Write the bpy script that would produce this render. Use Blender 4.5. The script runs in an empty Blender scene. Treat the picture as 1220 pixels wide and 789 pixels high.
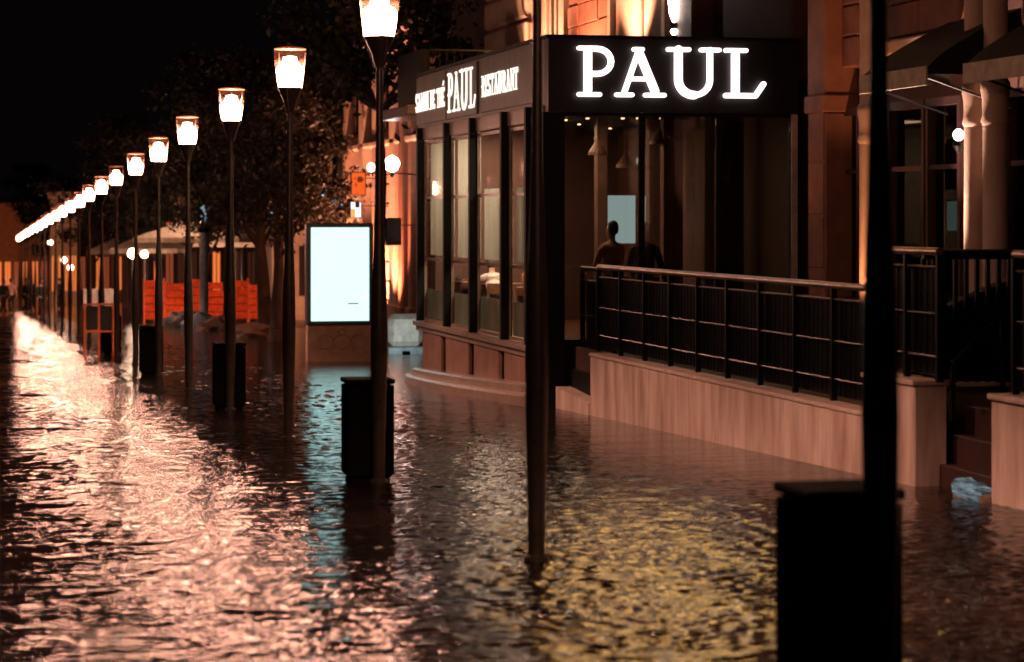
import bpy, bmesh, math, random
import numpy as np
from mathutils import Vector, Matrix
random.seed(7); RNG = np.random.RandomState(11)
C = bpy.context.scene.collection
SC = bpy.context.scene
R = math.radians
# ------------------------------------------------------------ camera, world, exposure
F = 2880.0; TH = math.atan(662 / F); CT, ST = math.cos(TH), math.sin(TH)
CZ = 1.91; SLOPE = 0.0243          # the street runs gently downhill away from the camera
cd = bpy.data.cameras.new('camera'); cam = bpy.data.objects.new('camera', cd); C.objects.link(cam)
cam.location = (0, 0, CZ); cam.rotation_euler = (R(90), 0, -TH)
cd.sensor_width = 36; cd.lens = 36 * F / 1220; cd.shift_y = -(394.5 - 258) / 1220
cd.clip_start = .1; cd.clip_end = 3000
cd.dof.use_dof = True; cd.dof.focus_distance = 31; cd.dof.aperture_fstop = 2.2
SC.camera = cam
w = bpy.data.worlds.new('World'); SC.world = w; w.use_nodes = True
w.node_tree.nodes['Background'].inputs[0].default_value = (.0015, .0011, .0010, 1)
w.node_tree.nodes['Background'].inputs[1].default_value = 1
SC.view_settings.view_transform = 'Standard'; SC.view_settings.look = 'None'
SC.view_settings.exposure = 0; SC.view_settings.gamma = 1
cy = SC.cycles
cy.max_bounces = 7; cy.diffuse_bounces = 3; cy.glossy_bounces = 4; cy.transmission_bounces = 5
cy.transparent_max_bounces = 12; cy.sample_clamp_indirect = 1.5; cy.sample_clamp_direct = 34
cy.caustics_reflective = False; cy.caustics_refractive = False
cy.use_denoising = True; cy.filter_width = 1.7
LAMP_COL = (1.0, .54, .41)

def gz(Y): return -SLOPE * Y
def Yx(X, x):
    t = (x - 610) / F
    return X * (CT - t * ST) / (ST + t * CT)
def PZ(X, Y): return X * ST + Y * CT
def Zy(X, Y, y): return CZ + (258 - y) * PZ(X, Y) / F
def XYp(x, pz):                      # plan position seen in column x at depth pz
    a = (x - 610) / F * pz
    return (a * CT + pz * ST, -a * ST + pz * CT)

# ------------------------------------------------------------ materials
def mat(name, col, rough=.6, metal=0, col2=None, scale=6, stretch=(1, 1, 1), bump=0, bscale=40, emit=None, estr=0, trans=0, alpha=None, spec=.5):
    m = bpy.data.materials.new(name); m.use_nodes = True
    nt = m.node_tree; b = nt.nodes['Principled BSDF']
    b.inputs['Base Color'].default_value = (*col, 1)
    b.inputs['Roughness'].default_value = rough; b.inputs['Metallic'].default_value = metal
    b.inputs['Specular IOR Level'].default_value = spec
    tc = nt.nodes.new('ShaderNodeTexCoord'); mp = nt.nodes.new('ShaderNodeMapping')
    mp.inputs['Scale'].default_value = stretch
    geo = nt.nodes.new('ShaderNodeNewGeometry')
    nt.links.new(geo.outputs['Position'], mp.inputs['Vector'])
    if col2 is None: col2 = tuple(c * .6 for c in col)
    n = nt.nodes.new('ShaderNodeTexNoise'); n.inputs['Scale'].default_value = scale
    n.inputs['Detail'].default_value = 6; n.inputs['Roughness'].default_value = .62
    nt.links.new(mp.outputs[0], n.inputs['Vector'])
    cr = nt.nodes.new('ShaderNodeValToRGB')
    cr.color_ramp.elements[0].position = .33; cr.color_ramp.elements[1].position = .66
    cr.color_ramp.elements[0].color = (*col2, 1); cr.color_ramp.elements[1].color = (*col, 1)
    nt.links.new(n.outputs['Fac'], cr.inputs[0]); nt.links.new(cr.outputs[0], b.inputs['Base Color'])
    if bump:
        n2 = nt.nodes.new('ShaderNodeTexNoise'); n2.inputs['Scale'].default_value = bscale; n2.inputs['Detail'].default_value = 5
        nt.links.new(mp.outputs[0], n2.inputs['Vector'])
        bp = nt.nodes.new('ShaderNodeBump'); bp.inputs['Strength'].default_value = bump; bp.inputs['Distance'].default_value = .02
        nt.links.new(n2.outputs['Fac'], bp.inputs['Height']); nt.links.new(bp.outputs[0], b.inputs['Normal'])
    if emit:
        b.inputs['Emission Color'].default_value = (*emit, 1); b.inputs['Emission Strength'].default_value = estr
    if trans:
        out = nt.nodes['Material Output']; tr = nt.nodes.new('ShaderNodeBsdfTranslucent')
        nt.links.new(cr.outputs[0], tr.inputs[0])
        mx = nt.nodes.new('ShaderNodeMixShader'); mx.inputs[0].default_value = trans
        nt.links.new(b.outputs[0], mx.inputs[1]); nt.links.new(tr.outputs[0], mx.inputs[2]); nt.links.new(mx.outputs[0], out.inputs[0])
    return m
def glow(name, col, s):
    m = bpy.data.materials.new(name); m.use_nodes = True; nt = m.node_tree
    e = nt.nodes.new('ShaderNodeEmission'); e.inputs[0].default_value = (*col, 1); e.inputs[1].default_value = s
    nt.links.new(e.outputs[0], nt.nodes['Material Output'].inputs[0]); return m
def glass(name, tint=(1, 1, 1), gl=.10, rough=.03, frost=None):
    m = bpy.data.materials.new(name); m.use_nodes = True; nt = m.node_tree
    t = nt.nodes.new('ShaderNodeBsdfTransparent'); t.inputs[0].default_value = (*tint, 1)
    g = nt.nodes.new('ShaderNodeBsdfGlossy'); g.inputs['Roughness'].default_value = rough
    fr = nt.nodes.new('ShaderNodeLayerWeight'); fr.inputs[0].default_value = .5
    pw = nt.nodes.new('ShaderNodeMath'); pw.operation = 'POWER'; pw.inputs[1].default_value = 4
    ma = nt.nodes.new('ShaderNodeMath'); ma.operation = 'MULTIPLY_ADD'; ma.inputs[1].default_value = .35; ma.inputs[2].default_value = gl
    nt.links.new(fr.outputs['Facing'], pw.inputs[0]); nt.links.new(pw.outputs[0], ma.inputs[0])
    mx = nt.nodes.new('ShaderNodeMixShader'); nt.links.new(ma.outputs[0], mx.inputs[0])
    nt.links.new(t.outputs[0], mx.inputs[1]); nt.links.new(g.outputs[0], mx.inputs[2])
    if frost:
        tl = nt.nodes.new('ShaderNodeBsdfTranslucent'); tl.inputs[0].default_value = (*frost, 1); m2 = nt.nodes.new('ShaderNodeMixShader'); m2.inputs[0].default_value = .16
        nt.links.new(mx.outputs[0], m2.inputs[1]); nt.links.new(tl.outputs[0], m2.inputs[2]); mx = m2
    nt.links.new(mx.outputs[0], nt.nodes['Material Output'].inputs[0]); return m

M = dict(
    pole=mat('lamp_metal', (.11, .088, .074), .34, .5, scale=9, bump=.15, bscale=60),
    bin=mat('bin_black', (.004, .0036, .0036), .85, 0, bump=.2, spec=.15),
    amber=mat('lamp_cup_rim', (.75, .42, .27), .4, trans=.6),
    lampglow=glow('lamp_glow', LAMP_COL, 180), lampdim=glow('lamp_dim', (1, .6, .4), 22),
    cup=glass('lamp_cup_glass', (1, .86, .78), .06, frost=(.030, .013, .008)),
    black=mat('black_frame', (.004, .0035, .0035), .6, .0, spec=.2, bump=.1),
    fascia=mat('fascia_grey', (.14, .145, .125), .5, 0, (.09, .092, .08), 5, (1, 1, .25), bump=.1),
    fasciab=mat('fascia_black', (.006, .005, .0045), .45),
    letter=glow('letter_light', (1, .80, .78), 3.2), letters=glow('small_letter_light', (1, .84, .74), 1.7),
    blind=mat('roller_blind', (.74, .76, .68), .9, 0, (.54, .55, .48), 2.2, (1, 1, .3), trans=.35),
    lowglass=mat('frosted_glass_film', (.55, .60, .56), .35, 0, (.38, .42, .38), 3, (1, 1, .4), trans=.4),
    glass=glass('window_glass', (.86, .84, .80), .05),
    darkglass=glass('dark_window_glass', (.34, .31, .28), .05),
    panel=mat('plinth_panel', (.32, .19, .15), .35, 0, (.20, .12, .095), 4, bump=.15),
    trim=mat('plinth_trim', (.31, .24, .20), .3, 0, (.20, .15, .12), 4, bump=.15),
    roof=mat('roof_felt', (.03, .03, .03), .9),
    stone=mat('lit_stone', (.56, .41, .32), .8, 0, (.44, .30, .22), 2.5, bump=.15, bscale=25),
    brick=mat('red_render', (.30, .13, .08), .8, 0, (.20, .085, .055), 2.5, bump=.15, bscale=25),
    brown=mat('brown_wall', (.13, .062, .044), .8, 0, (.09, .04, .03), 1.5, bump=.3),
    wallm=mat('wet_wall_slab', (.82, .68, .59), .32, 0, (.44, .30, .24), 4.5, (1, 1, .16), bump=.35, bscale=9, spec=.9),
    wallcap=mat('wall_coping', (.62, .50, .43), .4, 0, (.42, .32, .27), 9, bump=.2),
    redwall=mat('red_stair_wall', (.045, .015, .011), .55, 0, (.025, .009, .007), 3, bump=.2),
    rail=mat('wet_steel_rail', (.50, .38, .34), .32, .9, bump=.1),
    rail2=mat('rail_bar_steel', (.07, .055, .05), .45, .6),
    railb=mat('black_rail', (.006, .0055, .0055), .3, .3),
    mesh=mat('rail_panel', (.005, .008, .0075), .3, .2),
    bark=mat('bark', (.07, .045, .033), .9, 0, (.03, .02, .015), 10, (1, 1, .3), bump=.6, bscale=18),
    leaf=mat('leaf', (.036, .031, .018), .6, 0, (.013, .011, .007), 2.0, trans=.25),
    asphalt=mat('wet_asphalt', (.05, .042, .038), .25, 0, (.03, .025, .022), 3, bump=.4),
    orange=mat('orange_paint', (.75, .15, .03), .5, bump=.1), omesh=mat('orange_barrier_mesh', (.95, .13, .03), .6, trans=.3),
    canvas=mat('parasol_canvas', (.62, .48, .38), .8, trans=.3), white=mat('white_board', (.72, .66, .60), .6),
    bframe=mat('billboard_frame', (.16, .15, .15), .4, .5), bbase=mat('billboard_base', (.50, .33, .26), .5, 0, (.36, .23, .18), 5, bump=.1),
    screen=None,
    valance=mat('awning_valance', (.55, .46, .33), .8), awning=mat('awning_black', (.007, .006, .0055), .7),
    skin=mat('skin', (.55, .30, .21), .5), hair=mat('hair', (.02, .014, .01), .6),
    cwhite=mat('white_shirt', (.78, .68, .60), .8), cdark=mat('dark_coat', (.02, .018, .018), .8), cpink=mat('pink_top', (.6, .33, .25), .8),
    cred=mat('orange_top', (.7, .22, .10), .8), wood=mat('table_wood', (.22, .10, .05), .4),
    bluepole=mat('blue_grey_paint', (.30, .36, .42), .45, bump=.1),
    curb=mat('wet_kerb', (.14, .09, .07), .25, bump=.4), floor=mat('terrace_floor', (.10, .06, .05), .35, bump=.2),
    inwall=mat('dining_wall', (.20, .095, .05), .7, 0, (.13, .06, .035), 1.2, (1, 1, .3)),
)

def damp(m):                         # soaked dark band with a ragged top just above the flood line
    nt = m.node_tree; b = nt.nodes['Principled BSDF']; src = b.inputs['Base Color'].links[0].from_socket
    g = nt.nodes.new('ShaderNodeNewGeometry'); sx = nt.nodes.new('ShaderNodeSeparateXYZ'); nt.links.new(g.outputs['Position'], sx.inputs[0])
    a = nt.nodes.new('ShaderNodeMath'); a.operation = 'MULTIPLY_ADD'; a.inputs[1].default_value = SLOPE; nt.links.new(sx.outputs['Y'], a.inputs[0]); nt.links.new(sx.outputs['Z'], a.inputs[2])
    n = nt.nodes.new('ShaderNodeTexNoise'); n.inputs['Scale'].default_value = 5; nt.links.new(g.outputs['Position'], n.inputs['Vector'])
    c = nt.nodes.new('ShaderNodeMath'); c.operation = 'MULTIPLY_ADD'; c.inputs[1].default_value = -.22; nt.links.new(n.outputs['Fac'], c.inputs[0]); nt.links.new(a.outputs[0], c.inputs[2])
    mr = nt.nodes.new('ShaderNodeMapRange'); mr.inputs['From Min'].default_value = -.03; mr.inputs['From Max'].default_value = .03; mr.inputs['To Min'].default_value = .55; mr.inputs['To Max'].default_value = 1
    nt.links.new(c.outputs[0], mr.inputs['Value'])
    v = nt.nodes.new('ShaderNodeVectorMath'); v.operation = 'SCALE'; nt.links.new(src, v.inputs[0]); nt.links.new(mr.outputs[0], v.inputs['Scale']); nt.links.new(v.outputs[0], b.inputs['Base Color'])
damp(M['panel'])
# ------------------------------------------------------------ mesh helpers
WP = {}                               # world position of every built object
class MB:
    def __init__(s): s.v = []; s.f = []; s.sm = False
    def box(s, x0, x1, y0, y1, z0, z1):
        n = len(s.v)
        s.v += [(x0, y0, z0), (x1, y0, z0), (x1, y1, z0), (x0, y1, z0), (x0, y0, z1), (x1, y0, z1), (x1, y1, z1), (x0, y1, z1)]
        s.f += [tuple(n + i for i in q) for q in ((3, 2, 1, 0), (4, 5, 6, 7), (0, 1, 5, 4), (1, 2, 6, 5), (2, 3, 7, 6), (3, 0, 4, 7))]
        return s
    def hexa(s, pts):                 # 8 corners, bottom ring then top ring
        n = len(s.v); s.v += [tuple(p) for p in pts]
        s.f += [tuple(n + i for i in q) for q in ((3, 2, 1, 0), (4, 5, 6, 7), (0, 1, 5, 4), (1, 2, 6, 5), (2, 3, 7, 6), (3, 0, 4, 7))]
        return s
    def bevbox(s, x0, x1, y0, y1, z0, z1, b=.015):
        bm = bmesh.new(); bmesh.ops.create_cube(bm, size=1)
        for v in bm.verts: v.co = Vector((x0 + (v.co.x + .5) * (x1 - x0), y0 + (v.co.y + .5) * (y1 - y0), z0 + (v.co.z + .5) * (z1 - z0)))
        bmesh.ops.bevel(bm, geom=list(bm.edges), offset=b, segments=1, affect='EDGES')
        return s.addbm(bm)
    def addbm(s, bm, mtx=None):
        n = len(s.v); bm.verts.ensure_lookup_table()
        for v in bm.verts: s.v.append(tuple(mtx @ v.co if mtx else v.co))
        s.f += [tuple(n + v.index for v in f.verts) for f in bm.faces]
        bm.free(); return s
    def lathe(s, prof, c=(0, 0, 0), seg=20, caps=True):
        n = len(s.v)
        for r, z in prof:
            for k in range(seg):
                a = 2 * math.pi * k / seg; s.v.append((c[0] + r * math.cos(a), c[1] + r * math.sin(a), c[2] + z))
        for i in range(len(prof) - 1):
            for k in range(seg):
                a, b = n + i * seg + k, n + i * seg + (k + 1) % seg
                s.f.append((a, b, b + seg, a + seg))
        if caps:
            s.f.append(tuple(n + k for k in reversed(range(seg)))); m = n + (len(prof) - 1) * seg
            s.f.append(tuple(m + k for k in range(seg)))
        return s
    def tube(s, a, b, r, seg=8, r2=None):
        a, b = Vector(a), Vector(b); d = b - a; L = d.length
        if L < 1e-6: return s
        q = d.to_track_quat('Z', 'Y').to_matrix(); r2 = r if r2 is None else r2
        n = len(s.v)
        for p, rr in ((a, r), (b, r2)):
            for k in range(seg):
                t = 2 * math.pi * k / seg; s.v.append(tuple(p + q @ Vector((rr * math.cos(t), rr * math.sin(t), 0))))
        for k in range(seg):
            i, j = n + k, n + (k + 1) % seg; s.f.append((i, j, j + seg, i + seg))
        s.f.append(tuple(n + k for k in reversed(range(seg)))); s.f.append(tuple(n + seg + k for k in range(seg)))
        return s
    def path(s, pts, r, seg=8):
        for i in range(len(pts) - 1): s.tube(pts[i], pts[i + 1], r, seg)
        return s
    def build(s, name, m, parent=None, kind=None, smooth=False, origin=None):
        V = np.array(s.v, dtype=float)
        if origin is None:
            lo, hi = V.min(0), V.max(0); origin = ((lo[0] + hi[0]) / 2, (lo[1] + hi[1]) / 2, lo[2])
        W = np.array(origin); me = bpy.data.meshes.new(name)
        me.from_pydata([tuple(p) for p in (V - W)], [], s.f); me.materials.append(m)
        if smooth or s.sm: me.shade_smooth(); me.set_sharp_from_angle(angle=R(40))
        o = bpy.data.objects.new(name, me); C.objects.link(o)
        pw = Vector((0, 0, 0))
        if parent: o.parent = parent; pw = WP[parent]
        o.location = Vector(W) - pw; WP[o] = Vector(W)
        if kind: o['kind'] = kind
        return o
def thing(name, label, cat, loc, group=None):
    o = bpy.data.objects.new(name, None); C.objects.link(o); o.location = loc; WP[o] = Vector(loc)
    o.empty_display_size = .2; tag(o, label, cat, group); return o
def tag(o, label, cat, group=None):
    o['label'] = label; o['category'] = cat
    if group: o['group'] = group
    return o
def copy_tree(o, loc=None, parent=None):
    c = o.copy(); C.objects.link(c)
    if parent: c.parent = parent
    if loc is not None: c.location = loc
    for ch in list(o.children): copy_tree(ch, None, c)
    return c
def spot(name, loc, aim, power, col, size=80, r=.06, parent=None):
    l = bpy.data.lights.new(name, 'SPOT'); l.energy = power; l.color = col; l.spot_size = R(size); l.spot_blend = .6; l.shadow_soft_size = r
    o = bpy.data.objects.new(name, l); C.objects.link(o)
    o.rotation_euler = (Vector(aim) - Vector(loc)).to_track_quat('-Z', 'Y').to_euler()
    o.location = Vector(loc) - (WP[parent] if parent else Vector((0, 0, 0)))
    if parent: o.parent = parent
    return o

# ------------------------------------------------------------ ground and flood water
def sheet(name, x0, x1, y0, y1, dz, m, kind='structure', zf=None):
    mb = MB(); mb.v = [(x0, y0, gz(y0) + dz), (x1, y0, gz(y0) + dz), (x1, y1, gz(y1) + dz), (x0, y1, gz(y1) + dz)]; mb.f = [(0, 1, 2, 3)]
    return mb.build(name, m, kind=kind)
sheet('ground', -150, 200, -40, 700, -.25, M['asphalt'])

def waves(X, Y, dy):
    H = np.zeros_like(X); rg = np.random.RandomState(5)
    road = 1 / (1 + np.exp((X - 3.25 - .35 * np.sin(Y * .35) - .15 * np.sin(Y * 1.3)) * 5))    # 1 = deep road side
    wx = X + .12 * np.sin(Y * 1.7 + X * .9) + .07 * np.sin(Y * 4.1 - X * 2.3); wy = Y + .10 * np.sin(X * 2.1 + .7) + .06 * np.sin(X * 5.3 + Y * 1.1)
    patch = .65 + .35 * np.sin(X * 1.9 + 1.3 * np.sin(Y * .55)) * np.sin(Y * .8 + 1.1 * np.sin(X * .9))
    N = 34
    for i in range(N):                # long-crested flow ripples on the road side
        lam = .065 * (14 ** (i / (N - 1.0))); k = 2 * math.pi / lam
        th = rg.normal(0, .34); ph = rg.rand() * 6.28
        a = .019 / k * math.sqrt(2) * (2.3 if lam < .17 else .75 if lam < .5 else .34)
        fade = np.clip((lam - 1.9 * dy) / (1.2 * dy), 0, 1)
        H += a * fade * (.25 + .75 * road) * patch * np.sin(k * (wy * math.cos(th) + wx * math.sin(th)) + ph)
    for i in range(N):                # short choppy ripples over the pavement side
        lam = .06 * (3.6 ** (i / (N - 1.0))); k = 2 * math.pi / lam
        th = rg.normal(0, .65); ph = rg.rand() * 6.28
        a = .019 / k * math.sqrt(2)
        fade = np.clip((lam - 1.9 * dy) / (1.2 * dy), 0, 1)
        H += a * fade * (.35 + .65 * (1 - road)) * (1.5 - .5 * patch) * np.sin(k * (wy * math.cos(th) + wx * math.sin(th)) + ph)
    for (xa, ya, xb, yb, hgt, wd) in ((-1, 24.6, 2.6, 25.3, .020, .10), (-1, 21.0, 2.2, 20.4, .024, .09), (.2, 19.6, 3.3, 18.2, .020, .08), (1.6, 18.9, 4.3, 17.4, .016, .07),
                                  (-1, 16.5, 1.8, 16.9, .018, .07), (2.4, 22.5, 4.6, 21.2, .014, .08), (-1, 31.5, 2.6, 30.4, .02, .12), (0, 14.1, 2.2, 13.6, .014, .06)):
        t = np.clip(((X - xa) * (xb - xa) + (Y - ya) * (yb - ya)) / ((xb - xa) ** 2 + (yb - ya) ** 2), 0, 1)
        cx, cyy = xa + t * (xb - xa), ya + t * (yb - ya) + .12 * np.sin(X * 3 + ya)
        d = np.sqrt((X - cx) ** 2 + (Y - cyy) ** 2); H += .5 * hgt * np.exp(-(d / wd) ** 2) * np.sin(t * math.pi) ** .5
    kx = 3.05 + .25 * np.sin(Y * .4) + .1 * np.sin(Y * 1.7)      # swell over the drowned kerb
    H *= 1 - .78 * np.clip((X - 5.2) / 2.2, 0, 1) * np.clip((Y - 17) / 5, 0, 1)
    H += .006 * np.exp(-((X - kx) / .15) ** 2)
    H *= 1 + .6 * np.clip((19 - Y) / 7, 0, 1) * (.4 + .6 * (1 - road))
    return H
def water_mat():
    m = bpy.data.materials.new('flood_water'); m.use_nodes = True; nt = m.node_tree; b = nt.nodes['Principled BSDF']
    b.inputs['Base Color'].default_value = (.014, .009, .007, 1); b.inputs['Roughness'].default_value = .085; b.inputs['IOR'].default_value = 1.42; b.inputs['Specular IOR Level'].default_value = .5
    g = nt.nodes.new('ShaderNodeNewGeometry'); mp = nt.nodes.new('ShaderNodeMapping'); mp.inputs['Scale'].default_value = (.32, 1, 1)
    nt.links.new(g.outputs['Position'], mp.inputs[0])
    def nz(sc, det):
        n = nt.nodes.new('ShaderNodeTexNoise'); n.inputs['Scale'].default_value = sc; n.inputs['Detail'].default_value = det
        nt.links.new(mp.outputs[0], n.inputs['Vector']); return n
    a, c, d = nz(9, 3), nz(38, 3), nz(1.6, 3)
    b0 = nt.nodes.new('ShaderNodeBump'); b0.inputs['Strength'].default_value = .3; b0.inputs['Distance'].default_value = .10
    nt.links.new(d.outputs['Fac'], b0.inputs['Height'])
    b1 = nt.nodes.new('ShaderNodeBump'); b1.inputs['Strength'].default_value = .35; b1.inputs['Distance'].default_value = .03
    b2 = nt.nodes.new('ShaderNodeBump'); b2.inputs['Strength'].default_value = .34; b2.inputs['Distance'].default_value = .012
    nt.links.new(b0.outputs[0], b1.inputs['Normal']); nt.links.new(a.outputs['Fac'], b1.inputs['Height']); nt.links.new(c.outputs['Fac'], b2.inputs['Height'])
    nt.links.new(b1.outputs[0], b2.inputs['Normal']); nt.links.new(b2.outputs[0], b.inputs['Normal'])
    return m
def make_water():
    m = water_mat()
    ys = [8.0]
    while ys[-1] < 150: ys.append(ys[-1] * 1.0015)
    ys = np.array(ys); xs = np.arange(-2.2, 8.36, .025)
    X, Y = np.meshgrid(xs, ys); DY = np.maximum(Y * .0015, .025)
    H = waves(X, Y, DY); edge = np.clip((150 - Y) / 10, 0, 1) * (1 + 1.3 * np.clip((Y - 45) / 25, 0, 1)) * np.clip((Y - 8) / .3, 0, 1) * np.clip((X + 2.2) / .3, 0, 1); H *= edge
    Z = -SLOPE * Y + H
    nv = X.size; me = bpy.data.meshes.new('flood_water'); ny, nx = X.shape
    co = np.stack([X, Y, Z], -1).reshape(-1).astype(np.float32)
    idx = np.arange(nv).reshape(ny, nx)
    q = np.stack([idx[:-1, :-1], idx[:-1, 1:], idx[1:, 1:], idx[1:, :-1]], -1).reshape(-1, 4)
    x0, x1, y1, yf, yb = float(xs[0]), float(xs[-1]), float(ys[-1]), 330.0, -12.0
    extra = []
    def quad(a, b, c, d): extra.append((a, b, c, d))
    for (a, b, c, d) in ((-60, x0, 8.0, y1), (x1, 12.0, 14.0, y1), (-60, 60, y1, yf), (-60, 12, yb, 8.0)): extra.append([(a, c), (b, c), (b, d), (a, d)])
    ev = [(px, py, -SLOPE * py) for e in extra for (px, py) in e]
    co = np.concatenate([co, np.array(ev, np.float32).reshape(-1)])
    q = np.concatenate([q, nv + np.arange(len(ev)).reshape(-1, 4)])
    me.vertices.add(len(co) // 3); me.vertices.foreach_set('co', co)
    me.loops.add(q.size); me.loops.foreach_set('vertex_index', q.reshape(-1).astype(np.int32))
    me.polygons.add(len(q)); me.polygons.foreach_set('loop_start', np.arange(0, q.size, 4, dtype=np.int32)); me.polygons.foreach_set('loop_total', np.full(len(q), 4, np.int32))
    me.update(); me.validate(); me.shade_smooth(); me.materials.append(m)
    o = bpy.data.objects.new('flood_water', me); C.objects.link(o); o['kind'] = 'structure'
make_water()

# ------------------------------------------------------------ street lamps
LX = 3.76
def lampY(n): return ((n + 1.68) * 6.0 - LX * ST) / CT
ORD = ['first', 'second', 'third', 'fourth', 'fifth', 'sixth', 'seventh', 'eighth', 'ninth', 'tenth', 'eleventh', 'twelfth', 'thirteenth', 'fourteenth']
LL = ['nearest dark street lamp pole at right, black bin behind it, head above the frame',
      'dark street lamp pole crossing the corner of the black restaurant front, without a bin',
      'street lamp with glowing head cut by the top edge, black bin at its foot',
      'lit street lamp just left of the billboard, whole glass head in view, no bin',
      'lit street lamp with black bin, next beyond the lamp left of the billboard',
      'fourth lit street lamp counting leftwards from the top edge, no bin',
      'lit street lamp with a narrow black bin left of its foot, far from the camera']
def make_lamp(dim=False):
    t = thing('street_lamp', 'x', 'street lamp', (0, 0, 0), 'street lamps in a row along the flooded pavement')
    mb = MB(); mb.sm = True
    mb.lathe([(.085, -.3), (.085, .03), (.056, .05), (.060, .4), (.072, .9), (.078, 1.3), (.070, 1.75), (.052, 2.2), (.038, 2.7), (.033, 3.3), (.032, 3.86)]).build('pole', M['pole'], t, origin=(0, 0, 0))
    spot('added_head_spot', (0, 0, 4.50), (0, 0, 0), 5200 if not dim else 100, LAMP_COL, 122, .05, t)  # extra spot added inside the head to brighten wall and ground
    mb = MB(); mb.sm = True
    mb.lathe([(.036, 3.80), (.05, 3.84), (.075, 3.93), (.115, 4.02), (.137, 4.075), (.137, 4.085)]).build('lamp_funnel', M['pole'], t, origin=(0, 0, 3.8))
    mb = MB()
    for k in range(3):
        a = k * 2.094 + .4; mb.tube((.05 * math.cos(a), .05 * math.sin(a), 3.80), (.142 * math.cos(a), .142 * math.sin(a), 4.08), .007, 6); mb.tube((.142 * math.cos(a), .142 * math.sin(a), 4.08), (.188 * math.cos(a), .188 * math.sin(a), 4.50), .006, 6)
    mb.build('bracket_rods', M['rail'], t)
    mb = MB(); mb.sm = True
    cup = mb.lathe([(.134, 4.086), (.160, 4.22), (.178, 4.38), (.184, 4.525)], seg=28, caps=False).build('glass_cup', M['cup'], t)
    mb = MB(); mb.sm = True
    mb.lathe([(.186, 4.526), (.189, 4.528), (.189, 4.536), (.16, 4.548), (.10, 4.556), (.02, 4.558)], seg=28).build('cup_lid', M['amber'], t)
    mb = MB(); mb.sm = True
    mb.lathe([(.02, 4.09), (.132, 4.093), (.146, 4.16), (.156, 4.24), (.160, 4.30), (.140, 4.335), (.100, 4.36), (.082, 4.40), (.074, 4.44), (.01, 4.45)]).build('light_bulb', M['lampdim' if dim else 'lampglow'], t)
    return t
proto = make_lamp(); dimp = None
for n in range(0, 24):
    Y = lampY(n); loc = (LX, Y, gz(Y))
    if n == 0: o = proto; o.location = loc
    elif n == 8: o = make_lamp(True); o.location = loc
    else: o = copy_tree(proto, loc)
    o.rotation_euler = (random.uniform(-.006, .006), random.uniform(-.006, .006), n * 1.3)
    if n < 7: lab = LL[n]
    elif n == 8: lab = 'weakly glowing street lamp with no bright core, smaller than its lit neighbours'
    elif n < 13: lab = '%s street lamp of the lit row counting from the camera, slim pole in wet street' % ORD[n]
    else: lab = 'tiny far street lamp whose head merges into the white streak of lights'
    o['label'] = lab

# ------------------------------------------------------------ litter bins
def make_bin():
    t = thing('litter_bin', 'x', 'litter bin', (0, 0, 0), 'black litter bins at the lamp posts')
    mb = MB(); mb.bevbox(-.200, .200, -.200, .200, .04, .88, .02).build('bin_body', M['bin'], t)
    mb = MB(); mb.bevbox(-.222, .222, -.222, .222, .882, .925, .012).build('lid', M['bin'], t)
    mb = MB(); mb.bevbox(-.18, .18, -.18, .18, -.2, .038, .01).build('foot', M['bin'], t)
    for z in (.25, .55): mb = MB(); mb.box(.05, .10, -.29, -.205, z, z + .05); mb.build('bracket', M['bin'], t)
    f = None
    for q in range(4):
        for k in range(8):
            u = -.175 + .05 * k; c, s_ = math.cos(q * math.pi / 2), math.sin(q * math.pi / 2)
            if f is None: mb = MB(); mb.bevbox(-.019, .019, .2005, .216, .07, .865, .004); f = mb.build('slat', M['bin'], t, origin=(0, 0, 0)); f.location = (u, 0, 0)
            else: g = f.copy(); C.objects.link(g); g.parent = t; g.rotation_euler.z = q * math.pi / 2; g.location = (u * c, u * s_, 0)
    return t
b0 = make_bin()
BL = {0: 'large black bin cut by the bottom edge, behind the nearest lamp pole', 2: 'black bin at the lamp pole in front of the lit billboard', 4: 'black bin at the foot of the second lamp left of the billboard',
      6: 'small dark bin left of a distant lamp pole, between the orange fence and the water', 8: 'tiny far bin beside the weakly lit lamp near the orange folding board'}
for n in (0, 2, 4, 6, 8):
    Y = lampY(n) + .32; loc = (LX + (-.07, 0, -.05, 0, .02, 0, -.12, 0, -.1)[n], Y, gz(Y))
    o = b0 if n == 0 else copy_tree(b0, loc); o.location = loc; o.scale = (1, 1, 1.075 if n == 0 else 1.03); o['label'] = BL[n]

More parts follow.
